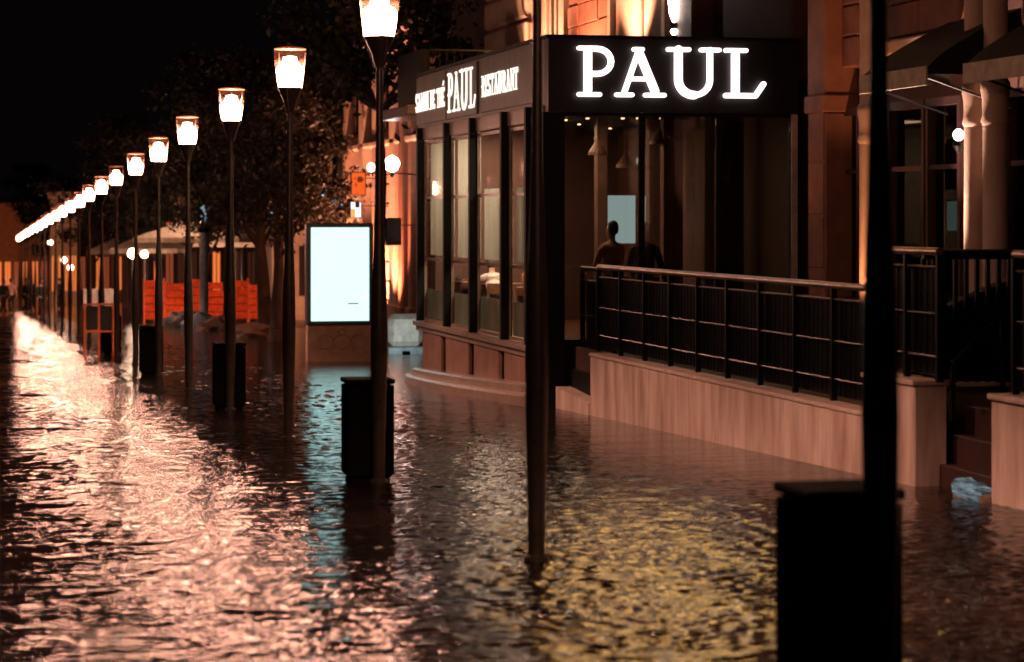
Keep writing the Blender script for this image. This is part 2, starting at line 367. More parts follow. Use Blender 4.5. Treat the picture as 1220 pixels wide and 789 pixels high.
# ------------------------------------------------------------ stroke letters
SERIF = .075
def arc(cx, cy_, rx, ry, a0, a1, n=10): return [(cx + rx * math.cos(R(a0 + (a1 - a0) * i / n)), cy_ + ry * math.sin(R(a0 + (a1 - a0) * i / n))) for i in range(n + 1)]
TK, TN = .19, .10
GL = {   # width, strokes (points, thickness)
 'P': (.74, [([(.22, .12), (.22, .88)], TK), ([(.05, .04), (.45, .04)], TN), ([(.05, .96), (.3, .96)], TN), ([(.2, .95)] + arc(.40, .70, .27, .25, 90, -90) + [(.2, .45)], .13)]),
 'A': (1.0, [([(.19, .09), (.47, .92)], .12), ([(.48, .88), (.79, .12)], TK), ([(.27, .36), (.68, .36)], .10), ([(.04, .04), (.34, .04)], TN), ([(.60, .04), (.97, .04)], TN), ([(.38, .95), (.54, .95)], TN)]),
 'U': (1.14, [([(.25, .96), (.25, .38)] + arc(.56, .36, .31, .31, 180, 270, 8), TK), (arc(.56, .36, .31, .31, 270, 360, 8) + [(.87, .96)], .13), ([(.05, .96), (.45, .96)], TN), ([(.70, .96), (1.05, .96)], TN)]),
 'L': (.84, [([(.24, .12), (.24, .88)], TK), ([(.05, .96), (.45, .96)], TN), ([(.05, .05), (.64, .05), (.80, .29)], .12)]),
 'R': (.9, [([(.2, .12), (.2, .88)], TK), ([(.04, .04), (.38, .04)], TN), ([(.04, .96), (.3, .96)], TN), ([(.2, .95)] + arc(.42, .72, .24, .23, 90, -90) + [(.2, .49)], .13), ([(.42, .48), (.72, .04), (.86, .04)], .16)]),
 'E': (.78, [([(.2, .12), (.2, .88)], TK), ([(.04, .96), (.68, .96), (.68, .80)], TN), ([(.04, .04), (.70, .04), (.70, .22)], TN), ([(.2, .5), (.52, .5)], TN)]),
 'S': (.7, [([(.62, .78), (.60, .9)] + arc(.35, .73, .24, .23, 60, 240, 8) + arc(.36, .27, .26, .23, 60, -120, 8) + [(.08, .26)], .14)]),
 'T': (.84, [([(.42, .12), (.42, .88)], TK), ([(.05, .78), (.05, .96), (.79, .96), (.79, .78)], TN), ([(.24, .04), (.60, .04)], TN)]),
 'N': (.96, [([(.18, .04), (.18, .96)], .11), ([(.16, .95), (.78, .06)], TK), ([(.78, .04), (.78, .96)], .11), ([(.03, .04), (.33, .04)], TN), ([(.62, .96), (.93, .96)], TN)]),
 'O': (.92, [(arc(.46, .5, .35, .45, 0, 360, 20), .16)]),
 'D': (.9, [([(.2, .12), (.2, .88)], TK), ([(.04, .96), (.35, .96)] + arc(.42, .5, .38, .46, 90, -90, 12) + [(.04, .04)], .12)]),
 'H': (.98, [([(.22, .12), (.22, .88)], TK), ([(.76, .12), (.76, .88)], TK), ([(.2, .5), (.78, .5)], TN), ([(.05, .96), (.39, .96)], TN), ([(.05, .04), (.39, .04)], TN), ([(.59, .96), (.93, .96)], TN), ([(.59, .04), (.93, .04)], TN)]),
}
GL['É'] = (GL['E'][0], GL['E'][1] + [([(.32, 1.10), (.52, 1.28)], .12)])
def letter(ch, org, du, h, wscale, m, parent, nrm, depth=.05, thin=1):
    """org = left foot of the letter, du = reading direction, nrm = outward normal"""
    org, du, nrm = Vector(org), Vector(du), Vector(nrm); up = Vector((0, 0, 1)); mb = MB(); j = 0
    for pts, tk in GL[ch][1]:
        P2 = [Vector((a * h * wscale, b * h)) for a, b in pts]; hw = tk * h / 2 * thin
        for i in range(len(P2) - 1):
            d = (P2[i + 1] - P2[i]); d.normalize(); nn = Vector((-d.y, d.x)) * hw; j += 1; dz = j * .0004
            q = [P2[i] + nn, P2[i] - nn, P2[i + 1] - nn, P2[i + 1] + nn]
            mb.hexa([org + du * p.x + up * p.y + nrm * .002 for p in q] + [org + du * p.x + up * p.y + nrm * (depth + dz) for p in q])
        for p in P2:
            j += 1; dz = j * .0004; c = org + du * p.x + up * p.y
            n = len(mb.v); K = 12
            for e in (.002, depth + dz):
                for k in range(K):
                    a = 2 * math.pi * k / K; mb.v.append(tuple(c + du * (hw * math.cos(a)) + up * (hw * math.sin(a)) + nrm * e))
            mb.f.append(tuple(n + K + k for k in range(K)))
            for k in range(K): mb.f.append((n + k, n + (k + 1) % K, n + K + (k + 1) % K, n + K + k))
    return mb.build('letter_' + (ch.lower() if ch != 'É' else 'e'), m, parent)
def word(txt, org, du, h, length, m, parent, nrm, depth=.05):
    tot = sum(GL[c][0] if c != ' ' else .55 for c in txt); ws = length / (tot * h); x = 0
    for c in txt:
        if c == ' ': x += .55 * h * ws; continue
        letter(c, Vector(org) + Vector(du) * x, du, h, ws, m, parent, nrm, depth, .62); x += GL[c][0] * h * ws

# ------------------------------------------------------------ restaurant pavilion
PX0, PX1 = 8.2, 11.92; PY0 = Yx(PX0, 655); PY1 = Yx(PX0, 499.5)
FB, FT = 3.50, 4.44      # fascia bottom and top
ZS = .03                 # window sill
pav = thing('restaurant_pavilion', 'glazed dark restaurant extension with grey and black sign band above tall windows', 'building', (PX0, PY0, gz(PY0)))
mb = MB(); mb.box(PX0 - .02, PX0 + .20, PY0 + .24, PY1, FB, FT); mb.build('side_fascia', M['fascia'], pav)
for a, bb in ((499.5, 534.5), (535.5, 571.5), (577, 640)):
    mb = MB(); mb.bevbox(PX0 - .055, PX0 - .022, Yx(PX0, bb), Yx(PX0, a) - .02, FB + .06, FT - .03, .006); mb.build('sign_panel', M['fascia'], pav)
mb = MB(); mb.box(PX0 - .02, PX1, PY0, PY0 + .235, FB - .10, FT); mb.build('front_fascia', M['fasciab'], pav)
mb = MB(); mb.box(PX0 - .06, PX1, PY0 - .04, PY1 + .02, FT + .003, FT + .05); mb.build('roof_edge', M['black'], pav)
mb = MB(); mb.box(PX0 + .25, PX1, PY0 + .25, PY1 - .02, FB + .02, FB + .2); mb.build('roof', M['roof'], pav)
mb = MB(); mb.box(PX0 + .25, PX1, PY1 - .25, PY1, gz(PY1), FB); mb.build('end_wall', M['brown'], pav)
mb = MB(); mb.box(PX0 + .25, PX1, PY0 + .25, PY1 - .26, -.12, .02); mb.build('floor', M['wood'], pav)
# side posts, windows with panes, plinth
mx = [505.5, 537.5, 568.5, 606.5, 636, 655]
mys = [Yx(PX0, x) for x in mx]
for i, y in enumerate(mys[:-1]):
    mb = MB(); mb.box(PX0 - .15, PX0 + .025, y - .11, y, ZS + .012, FB - .002); mb.build('post', M['black'], pav)
mb = MB(); mb.box(PX0 - .10, PX0 + .22, PY0, PY0 + .24, -.9, FB - .11); mb.build('corner_post', M['black'], pav)
for i in range(5):
    ya, yb = mys[i + 1], mys[i] - .11
    if i == 4: ya = PY0 + .24
    mb = MB(); x0, x1 = PX0 - .022, PX0 + .022; e = .03
    for z in (ZS + .012, 1.13, 2.22, 3.20): mb.box(x0, x1, ya + e, yb - e, z, z + .05)
    mb.box(x0, x1, ya + .001, ya + e, ZS + .012, 3.28); mb.box(x0, x1, yb - e, yb - .001, ZS + .012, 3.28)
    fr = mb.build('window_frame', M['trim'], pav)
    mb = MB(); mb.box(PX0 - .05, PX0 + .05, ya, yb, 3.285, FB - .003); mb.build('head_panel', M['trim'], pav)
    mb = MB(); mb.box(PX0 - .006, PX0 + .006, ya + e, yb - e, ZS + .064, 1.128); mb.build('pane', M['glass'], fr)
    mb = MB(); mb.box(PX0 - .006, PX0 + .006, ya + e, yb - e, 1.182, 2.218); mb.build('pane', M['glass'], fr)
    mb = MB(); mb.box(PX0 - .006, PX0 + .006, ya + e, yb - e, 2.272, 3.198); mb.build('pane', M['glass'], fr)
    # fabric roller blind drawn down behind the two upper panes of each window
    mb = MB(); N = 14; zb = 1.22
    bl_y = np.linspace(ya + .05, yb - .05, N)
    top = 3.2 if i in (0, 1) else 2.35
    for k in range(N):
        for z in (zb, top): mb.v.append((PX0 + .075 + .012 * math.sin(k * 2.1), bl_y[k], z))
    for k in range(N - 1): mb.f.append((2 * k, 2 * k + 2, 2 * k + 3, 2 * k + 1))
    mb.build('window_blind', M['blind'], fr)
    mb = MB(); mb.box(PX0 + .030, PX0 + .036, ya + e, yb - e, ZS + .07, .62); mb.build('frosted_film', M['lowglass'], fr)
# plinth: wall behind, sill, panels between double black strips, curved wet kerb
mb = MB(); mb.box(PX0 + .06, PX0 + .25, PY0 + .24, PY1, -1.3, -.06); mb.build('plinth', M['black'], pav)
mb = MB(); mb.bevbox(PX0 - .12, PX0 + .24, PY0 + .245, PY1 + .02, -.06, ZS, .015); mb.build('window_sill', M['trim'], pav)
mb = MB(); mb.box(PX0 - .06, PX0 + .06, PY0 + .245, PY1, -.15, -.063); mb.build('sill_moulding', M['trim'], pav)
px_ = [504, 528, 531.5, 561, 565, 597, 601, 640]
for a, bb in ((0, 1), (2, 3), (4, 5), (6, 7)):
    y1, y0 = Yx(PX0, px_[a]) - .10, Yx(PX0, px_[bb]) + .10
    mb = MB(); mb.bevbox(PX0 - .03, PX0 + .058, y0, y1, -1.2, -.152, .02); mb.build('plinth_panel', M['panel'], pav)
mb = MB(); ks = 12
for i in range(ks + 1):
    t = i / ks; y = PY0 + .25 + (PY1 + .1 - PY0 - .25) * t; bow = .22 * math.sin(math.pi * min(1, t * 1.0)) ** .6 if t < 1 else 0
    xx = PX0 - .10 - .16 * math.sin(math.pi * t) ** .7; zt = -.50 + (-.84 + .50) * t
    mb.v += [(xx, y, -1.6), (xx, y, zt - .03), (xx + .03, y, zt), (PX0 + .05, y, zt)]
for i in range(ks):
    a = i * 4; b_ = a + 4
    for k in range(3): mb.f.append((a + k, a + k + 1, b_ + k + 1, b_ + k))
mb.build('kerb_upper_step', M['trim'], pav)
mb = MB()
for i in range(ks + 1):
    t = i / ks; y = PY0 + .25 + (PY1 + .25 - PY0 - .25) * t
    xx = PX0 - .22 - .26 * math.sin(math.pi * t) ** .7; zt = -.63 + (-.95 + .63) * t
    mb.v += [(xx, y, -1.7), (xx, y, zt - .04), (xx + .04, y, zt), (PX0 + .02, y, zt + .002)]
for i in range(ks):
    a = i * 4; b_ = a + 4
    for k in range(3): mb.f.append((a + k, a + k + 1, b_ + k + 1, b_ + k))
mb.build('kerb_lower_step', M['trim'], pav)
# front windows
FY = PY0 + .05
def Xf(x): # X on the front plane seen at pixel x
    t = (x - 610) / F; return FY * (ST + t * CT) / (CT - t * ST)
fx = [668, 765, 857, 945]
Xm = [Xf(x) for x in fx]
for i in range(3):
    mb = MB(); a, b_ = Xm[i] + .021, Xm[i + 1] - .021; zb, zt = .10, FB - .103
    mb.box(a, a + .022, FY, FY + .07, zb, zt); mb.box(b_ - .022, b_, FY, FY + .07, zb, zt); mb.box(a + .022, b_ - .022, FY, FY + .07, zb, zb + .06); mb.box(a + .022, b_ - .022, FY, FY + .07, zt - .05, zt)
    fr = mb.build('window_frame', M['black'], pav)
    mb = MB(); mb.box(a + .023, b_ - .023, FY + .03, FY + .04, zb + .061, zt - .051); mb.build('pane', M['darkglass'], fr)
for x in Xm[1:3]:
    mb = MB(); mb.box(x - .020, x + .020, FY - .02, FY + .10, .1, FB - .11); mb.build('mullion', M['black'], pav)
mb = MB(); mb.box(PX0 + .225, Xm[0] + .019, FY, FY + .1, .1, FB - .102); mb.build('mullion', M['black'], pav)
mb = MB(); mb.box(Xm[3] - .035, Xm[3] + .05, FY - .05, FY + .10, -.1, FB - .11); mb.build('edge_strip', M['wallcap'], pav)
mb = MB(); mb.box(Xm[3] + .053, PX1, FY, FY + .1, -.1, FB - .102); mb.build('front_wall', M['black'], pav)
mb = MB(); mb.box(PX0 + .225, PX1, FY + .02, FY + .18, -1.0, .097); mb.build('front_plinth', M['black'], pav)
# interior: back wall, pillars and a cool lit serving screen, ceiling spots
mb = MB(); mb.box(PX1 - .04, PX1 - .01, PY0 + .3, PY1 - .27, .03, FB); mb.build('dining_back_wall', M['inwall'], pav)
sp = glow('ceiling_spot', (1, .62, .35), 30)
for (x, y, d) in ((674, 144, .8), (700, 142, 1.6), (722, 150, 2.8), (727, 154, 3.8), (742, 148, 2.6), (787, 143, 1.2), (810, 141, .9), (852, 143, .7), (690, 149, 5.5), (760, 150, 6.2), (715, 152, 7.5)):
    X, Y = XYp(x, min(4478 / (258 - y), 43.0 if x < 740 else 38.6 if x < 830 else 37.0)); mb = MB(); mb.lathe([(.028, 0), (.028, .02)], (X, Y, FB - .035), 12); mb.build('ceiling_spot', sp, pav)
cool = glow('counter_light', (.46, .72, .84), 4.2)
cX, cY = XYp(749, 41.5)
for a, bb in ((723, 757), (764, 776)):
    pa, pb = XYp(a, 41.5), XYp(bb, 41.5); z0, z1 = Zy(cX, cY, 290), Zy(cX, cY, 233)
    mb = MB(); mb.hexa([(pa[0], pa[1], z0), (pb[0], pb[1], z0), (pb[0], pb[1] + .05, z0), (pa[0], pa[1] + .05, z0), (pa[0], pa[1], z1), (pb[0], pb[1], z1), (pb[0], pb[1] + .05, z1), (pa[0], pa[1] + .05, z1)])
    mb.build('lit_rear_window', cool, pav)
for x, pz, wd in ((716, 39.5, .09), (778, 39.5, .10), (800, 38, .16), (869, 37, .2), (843, 37.5, .08)):
    X, Y = XYp(x, pz); mb = MB(); mb.bevbox(X - wd, X + wd, Y - .1, Y + .1, .03, FB, .01); mb.build('dining_room_pillar', M['panel'], pav)
# a few pendant shades hanging in the dining room
for x, y, pz in ((712, 185, 38.5), (785, 172, 38), (745, 200, 40.2)):
    X, Y = XYp(x, pz); z = Zy(X, Y, y); mb = MB(); mb.lathe([(.16, 0), (.15, .05), (.05, .2), (.012, .24), (.012, FB - z - .02)], (X, Y, z), 14); mb.build('pendant_lamp_shade', M['wood'], pav)
il = bpy.data.lights.new('dining_ceiling_light', 'AREA'); il.energy = 560; il.color = (1, .74, .54); il.shape = 'RECTANGLE'; il.size = .8; il.size_y = 6
io = bpy.data.objects.new('dining_ceiling_light', il); C.objects.link(io); io.location = (9.3, (PY0 + PY1) / 2 + 1, FB - .06); io.parent = pav; io.location = Vector(io.location) - WP[pav]

sg = thing('front_sign', 'big glowing white PAUL letters on the black front band', 'illuminated sign', (Xf(686), PY0, 3.61))
PYS = PY0 - .012
hL = .715; wd_ = {'P': .73, 'A': 1.02, 'U': 1.16, 'L': .84}
x0 = Xf(684.5); sc_ = (Xf(909) - x0) / sum(GL[c][0] for c in 'PAUL')
x = x0
for c in 'PAUL':
    letter(c, (x, PY0 - .03, 3.615), (1, 0, 0), hL, sc_ / hL, M['letter'], sg, (0, -1, 0), .05, .84); x += GL[c][0] * sc_
def side_sign(name, label, txt, xa, xb, z0, h, m=None):
    y0, y1 = Yx(PX0, xa), Yx(PX0, xb); t = thing(name, label, 'illuminated sign', (PX0 - .06, y0, z0), 'sign words on the side band')
    word(txt, (PX0 - .057, y0, z0), (0, -1, 0), h, y0 - y1, m or M['letters'], t, (-1, 0, 0), .012)
side_sign('wall_sign', 'glowing small white letters SALON DE THÉ at the far end of the side band', 'SALON DE THÉ', 500, 534, 3.79, .34)
side_sign('wall_sign', 'taller glowing PAUL letters in the middle of the side band', 'PAUL', 537.5, 571, 3.66, .68)
side_sign('wall_sign', 'glowing small white letters RESTAURANT at the near end of the side band', 'RESTAURANT', 578.5, 622, 3.80, .34)

# ------------------------------------------------------------ main building
BX = 12.0
bld = thing('stone_building', 'tall old building behind the restaurant with lit stone pier, columns and dark ground floor', 'building', (BX, PY0, -1))
def by(x): return Yx(BX, x)
def slab(name, xa, xb, z0, z1, proud, m, parent=None, bev=0):   # xa<xb pixels, wall plane BX
    mb = MB(); y0, y1 = by(xb), by(xa)
    (mb.bevbox(BX - proud, BX + .2, y0, y1, z0, z1, bev) if bev else mb.box(BX - proud, BX + .2, y0, y1, z0, z1))
    return mb.build(name, m, parent or bld)
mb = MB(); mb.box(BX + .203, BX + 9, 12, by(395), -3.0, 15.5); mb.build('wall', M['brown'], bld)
# rusticated pier, every block its own piece
y0, y1 = by(641), by(591); z = 4.1; k = 0
while z < 11:
    mb = MB(); mb.bevbox(BX - .28, BX + .2, y0, y1, z + .035, z + .63, .05); mb.build('stone_block', M['stone'], bld); z += .665; k += 1
mb = MB(); mb.box(BX - .20, BX + .198, y0 + .06, y1 - .06, 4.0, 11); mb.build('pier_core', M['brick'], bld)
# small pilaster with flutes
pa, pb = by(669), by(646)
mb = MB(); mb.bevbox(BX - .12, BX + .2, pa, pb, 5.25, 9, .02)
for i in range(4):
    yy = pa + (pb - pa) * (i + .5) / 4; mb.tube((BX - .13, yy, 5.3), (BX - .13, yy, 8.9), .07, 8)
mb.build('fluted_pilaster', M['stone'], bld)
mb = MB(); mb.bevbox(BX - .26, BX + .2, pa - .1, pb + .1, 4.95, 5.12, .03); mb.bevbox(BX - .2, BX + .2, pa - .05, pb + .05, 4.2, 4.95, .02); mb.build('pilaster_base', M['stone'], bld)
slab('wall_strip', 671, 677, 3.9, 11, .1, M['stone'])
for i, z in enumerate(np.arange(4.0, 6.6, .42)):
    for (a, b_) in ((679, 690), (690.6, 713), (713.6, 731)):
        slab('wall_panel', a, b_, z + .01, z + .41, .02 + .015 * ((i + int(a)) % 3), M['brick'], bev=.01)
slab('door_surround', 731, 734, 3.9, 6.85, .12, M['stone'])
slab('pale_panel', 734.5, 767, 3.9, 6.85, .03, M['stone'], bev=.02)
slab('panel_joint', 767.3, 769.7, 3.9, 6.85, .06, M['brick'])
slab('pale_panel', 770, 791, 3.9, 6.85, .05, M['stone'], bev=.02)
slab('dark_recess', 792, 812, 3.9, 6.85, .0, M['brick'])
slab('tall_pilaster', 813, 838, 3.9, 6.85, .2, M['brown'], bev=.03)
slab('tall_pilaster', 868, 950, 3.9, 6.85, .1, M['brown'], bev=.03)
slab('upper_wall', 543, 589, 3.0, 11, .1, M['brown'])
# first-floor cornice and unseen windows high up, yellow glow added to lay gold on the water
yel = glow('added_window_glow', (1, .56, .14), 19)
for i, xx in enumerate((640, 700, 755, 800, 850, 905)):
    yy = by(xx); mb = MB(); z0, z1, h = 7.2, 9.9, .62
    mb.box(BX - .1, BX + .21, yy - h - .12, yy - h, z0, z1 + .12); mb.box(BX - .1, BX + .21, yy + h, yy + h + .12, z0, z1 + .12); mb.box(BX - .1, BX + .21, yy - h, yy + h, z1, z1 + .12); mb.box(BX - .04, BX + .02, yy - .03, yy + .03, z0, z1)
    fr = mb.build('added_upper_window', M['stone'], bld)
    mb = MB(); mb.box(BX + .03, BX + .05, yy - h, yy + h, z0, z1); mb.build('pane', yel, fr)
mb = MB(); mb.box(BX - .5, BX + .2, 12.5, by(400), 11.0, 11.4); mb.build('cornice', M['stone'], bld)
slab('string_course', 643, 950, 6.87, 7.08, .3, M['stone'], bev=.03)
# columns at the terrace
def column(x, r, m, zb=.1, cap=None):
    yy = Yx(BX - .35, x); mb = MB(); mb.sm = True; pr = [(r * 1.25, zb), (r * 1.25, zb + .16), (r, zb + .22), (r * .98, 3.0)]
    if cap: pr = [(r * 1.25, zb), (r * 1.25, zb + .16), (r, zb + .22), (r * .97, cap - .25)]
    mb.lathe(pr, (BX - .35, yy, 0), 24); a = mb.build('column_shaft', m, bld)
    if cap:
        mb = MB(); mb.sm = True; mb.lathe([(r * .95, cap - .249), (r * 1.12, cap - .2), (r * 1.0, cap - .12), (r * 1.02, cap + .05), (r * 1.14, cap + .16), (r * 1.14, cap + .24), (r, cap + .28)], (BX - .35, yy, 0), 24); mb.build('column_capital', m, bld)
        mb = MB(); mb.sm = True; mb.lathe([(r * .95, cap + .281), (r * .93, 10.9)], (BX - .35, yy, 0), 24); mb.build('column_shaft', m, bld)
    return yy
def pier(x, hw, m):
    yy = Yx(BX - .3, x); t = None
    for z0, z1, e in ((.1, .45, .05), (.453, 3.35, 0), (3.353, 3.6, .05), (3.603, 10.9, .01)):
        mb = MB(); mb.bevbox(BX - .3 - e, BX + .19, yy - hw - e, yy + hw + e, z0, z1, .02); mb.build('square_pier', m, bld)
    for z in (1.2, 1.95, 2.7):
        mb = MB(); mb.bevbox(BX - .315, BX - .302, yy - hw + .04, yy + hw - .04, z, z + .70, .005); mb.build('pier_panel', m, bld)
pier(973, .34, M['brick'])
cyB = column(1037, .15, M['stone'], cap=3.1)
cyC = column(1163, .145, M['stone'], cap=3.2)
cyD = column(1186, .15, M['stone'], cap=3.2)
# block wall between columns, upper
z = 3.95
while z < 8:
    for (a, b_) in ((1000, 1026),): slab('stone_block', a, b_, z + .01, z + .42, .06, M['brick'], bev=.02)
    for (a, b_) in ((1058, 1098), (1099, 1146)): slab('stone_block', a, b_, z + .31, z + .72, .05, M['brick'], bev=.02)
    z += .43
mb = MB(); mb.bevbox(BX - .2, BX + .2, by(1147), by(1058), 4.0, 4.2, .03); mb.build('string_course', M['stone'], bld)
# ground floor shopfront: dark windows between columns
for a, b_ in ((992, 1024), (1058, 1102), (1104, 1145), (1200, 1260)):
    y0, y1 = by(b_), by(a); mb = MB()
    mb.box(BX - .02, BX + .2, y0, y0 + .08, .35, 3.4); mb.box(BX - .02, BX + .2, y1 - .08, y1, .35, 3.4); mb.box(BX - .02, BX + .2, y0 + .08, y1 - .08, .35, .8); mb.box(BX - .02, BX + .2, y0 + .08, y1 - .08, 3.3, 3.4); mb.box(BX, BX + .15, y0 + .08, y1 - .08, 2.5, 2.56)
    fr = mb.build('shop_window', M['redwall'], bld)
    mb = MB(); mb.box(BX + .09, BX + .1, y0 + .08, y1 - .08, .8, 3.3); mb.build('pane', M['darkglass'], fr)
bm_ = glow('window_notice_light', (.30, .42, .36), .09)
mb = MB(); mb.box(BX + .05, BX + .07, by(1146), by(1124), Zy(BX, by(1135), 275), Zy(BX, by(1135), 240)); mb.build('pale_window_notice', bm_, bld)
# awnings
def awning(xa, xb, label, y_front):
    X = BX - 1.18; ya, yb = Yx(X, xa), Yx(X, xb)            # ya far, yb near
    zv = Zy(X, (ya + yb) / 2, y_front)
    t = thing('awning', label, 'awning', (BX, (ya + yb) / 2, zv), 'black awnings over the terrace')
    mb = MB(); n = 9
    for i in range(n + 1):
        s = i / n; xx = BX - .02 - 1.16 * s; zz = zv + .70 * (1 - s) ** .8 + .10
        for yy in (ya, yb): mb.v += [(xx, yy, zz), (xx, yy, zz - .03)]
    for i in range(n):
        a = i * 4; b_ = a + 4
        mb.f += [(a, a + 2, b_ + 2, b_), (a + 1, b_ + 1, b_ + 3, a + 3), (a, b_, b_ + 1, a + 1), (a + 2, a + 3, b_ + 3, b_ + 2)]
    for yy in (ya, yb):                                       # cheeks
        s0 = len(mb.v)
        for i in range(n + 1):
            s = i / n; xx = BX - .02 - 1.16 * s; mb.v += [(xx, yy + (.002 if yy == ya else -.002), zv + .70 * (1 - s) ** .8 + .099), (xx, yy + (.002 if yy == ya else -.002), zv + .02)]
        for i in range(n): mb.f.append((s0 + 2 * i, s0 + 2 * i + 2, s0 + 2 * i + 3, s0 + 2 * i + 1))
    mb.build('canopy_cloth', M['awning'], t)
    mb = MB(); N = 10
    mb.box(X - .03, X - .005, yb - .02, ya + .02, zv - .11, zv + .11); mb.build('valance', M['valance'], t)
    mb = MB(); mb.tube((X + .02, yb, zv + .03), (X + .02, ya, zv + .03), .025); mb.tube((X, yb + .1, zv), (BX - .1, yb + .1, zv - .35), .015); mb.tube((X, ya - .1, zv), (BX - .1, ya - .1, zv - .35), .015); mb.build('awning_frame', M['railb'], t)
awning(1027, 1105, 'black awning with pale valance left of the white lit double column', 96)
awning(1151, 1300, 'black awning with pale valance at the upper right edge of the frame', 78)
mb = MB()
# wall lights
def sconce(x, y, h, label, strength=40, X=BX - .25, wid=.09, colr=(1, .82, .72)):
    yy = Yx(X, x); z = Zy(X, yy, y); t = thing('wall_lamp', label, 'wall lamp', (BX, yy, z))
    mb = MB(); mb.sm = True; mb.lathe([(.02, 0), (wid * .7, h * .15), (wid, h * .5), (wid * .8, h * .8), (.02, h)], (X, yy, z), 14); mb.build('lamp_globe', glow('wall_lamp_glow', colr, strength), t)
    mb = MB(); mb.tube((X, yy, z - .02), (BX + .0, yy, z - .10), .02); mb.lathe([(.02, -.14), (.07, -.06), (.05, 0)], (X, yy, z), 12); mb.build('lamp_bracket', M['railb'], t)
    return t
sconce(803, 27, 1.0, 'tall bright wall lamp on the facade above the letter U', 30, wid=.11)
sconce(803, 42, .12, 'small bright ball lamp just under the tall wall lamp above the sign', 20, wid=.06)
sconce(1142, 168, .14, 'round white globe lamp glowing beside the double column', 8, X=BX - .5, wid=.07)
# added uplights (housings with spot lamps), stand in for unseen sources of the wall light
FLOODC = (1, .45, .26)
def flood(x, y3, aim, power, label, col=FLOODC, size=85):
    t = thing('added_floodlight', label, 'added_floodlight', (x, y3[0], y3[1]), 'small added lights on walls and square')
    mb = MB(); mb.bevbox(x - .08, x + .08, y3[0] - .1, y3[0] + .1, y3[1], y3[1] + .1, .01); mb.build('housing', M['railb'], t)
    spot('added_flood_lamp', (x, y3[0], y3[1] + .12), aim, power, col, size, .05, t); return t
ry = FT + .055
def added_arm_flood(x, yy, z, aim, power, label, col=FLOODC, size=95):
    t = flood(x, (yy, z), aim, power, label, col, size)
    mb = MB(); mb.tube((x, yy, z - .02), (BX + .15, yy, z - .02), .018); mb.build('wall_arm', M['railb'], t); return t
added_arm_flood(11.0, by(612), 3.9, (BX, by(612), 7), 3200, 'added uplight on a wall arm under the lit stone pier')
added_arm_flood(10.9, by(660), 3.9, (BX, by(660), 6.2), 2400, 'added uplight on a wall arm under the fluted pilaster')
added_arm_flood(10.9, by(712), 3.9, (BX, by(712), 6.2), 2200, 'added uplight on a wall arm under the red wall panels', (1, .38, .2))
flood(10.7, (by(765), ry), (BX, by(762), 6.4), 1700, 'added uplight on the flat roof under the pale wall panels')
added_arm_flood(11.0, by(1172), 4.75, (BX - .35, by(1170), 7.5), 1300, 'added uplight above the awnings at the double column', (1, .66, .52), 60)
flood(11.15, (Yx(11.65, 1037) - .55, .14), (BX - .35, Yx(11.65, 1037), 2.6), 560, 'added terrace uplight beside the slim column', (1, .40, .16), 60)
flood(10.6, (by(985), .14), (BX - .3, by(985), 5.0), 70, 'added terrace uplight beside the dark red square pier', (1, .36, .14), 50)
flood(10.9, (by(1172), .14), (BX - .35, by(1172), 4.2), 3200, 'added terrace uplight before the double column', (1, .62, .48), 55)

# ------------------------------------------------------------ far half of the facade with shop signs and balcony
fy0, fy1 = PY1 + .3, by(402)
far = thing('lit_facade', 'salmon lit shop facade beyond the restaurant with pilasters and arches', 'building', (BX, (fy0 + fy1) / 2, -1.4))
def pil(x0, x1, z0, z1, proud, m, nm='pilaster'):
    mb = MB(); mb.bevbox(BX - proud, BX + .19, by(x1), by(x0), z0, z1, .04); return mb.build(nm, m, far)
pil(402, 470, -1.6, 7.4, .02, M['stone'], 'wall')
pil(470.5, 540, -1.5, 7.6, .05, M['brick'], 'wall')
for a, b_, p, m in ((478, 484, .35, 'stone'), (487, 491, .3, 'brick'), (493, 497, .4, 'brick'), (499, 503, .3, 'brick'), (455, 460, .3, 'stone'), (441, 446, .35, 'stone'), (420, 424, .3, 'stone')):
    pil(a, b_, -1.5, 6.2, p, M[m])
    mb = MB(); mb.bevbox(BX - p - .08, BX, by(b_) - .08, by(a) + .08, -1.7, -.5, .04); mb.build('pilaster_base', M[m], far)
for i, z in enumerate(np.arange(-1.0, 6.4, .55)):
    for (a, b_) in ((425, 440), (446.5, 454.5), (461, 469.5), (504, 516), (517, 530)):
        mb = MB(); mb.bevbox(BX - .10, BX - .025, by(b_), by(a), z + .02, z + .53, .03); mb.build('stone_block', M['stone' if a < 470 else 'brick'], far)
for z, d in ((6.5, .5), (6.8, .75), (3.9, .35)):
    mb = MB(); mb.bevbox(BX - d, BX, by(538), by(404), z, z + .18, .04); mb.build('cornice', M['stone'], far)
for a, b_ in ((447, 454), (462, 469), (426, 439)):
    mb = MB(); mb.box(BX - .13, BX - .102, by(b_), by(a), 4.3, 6.0); fr = mb.build('window_frame', M['brick'], far)
    mb = MB(); mb.box(BX - .145, BX - .132, by(b_) + .12, by(a) - .12, 4.4, 5.9); mb.build('pane', M['darkglass'], fr)
OR = (1, .36, .19)  # colour of the uplights added to brighten the far facade
flood(10.6, (by(492), -1.35), (BX, by(486), 4.0), 4600, 'added ground uplight at the pilasters just beyond the restaurant', OR, 80)
flood(10.9, (by(462), -1.6), (BX, by(465), 3.6), 6000, 'added ground uplight below the bright lantern', OR, 80)
flood(10.9, (by(430), -1.7), (BX, by(436), 3.6), 6000, 'added ground uplight under the red sign', OR, 80)
sconce(467, 205, .42, 'bright lantern on a bracket by the salmon facade', 34, X=BX - 1.0, wid=.20)
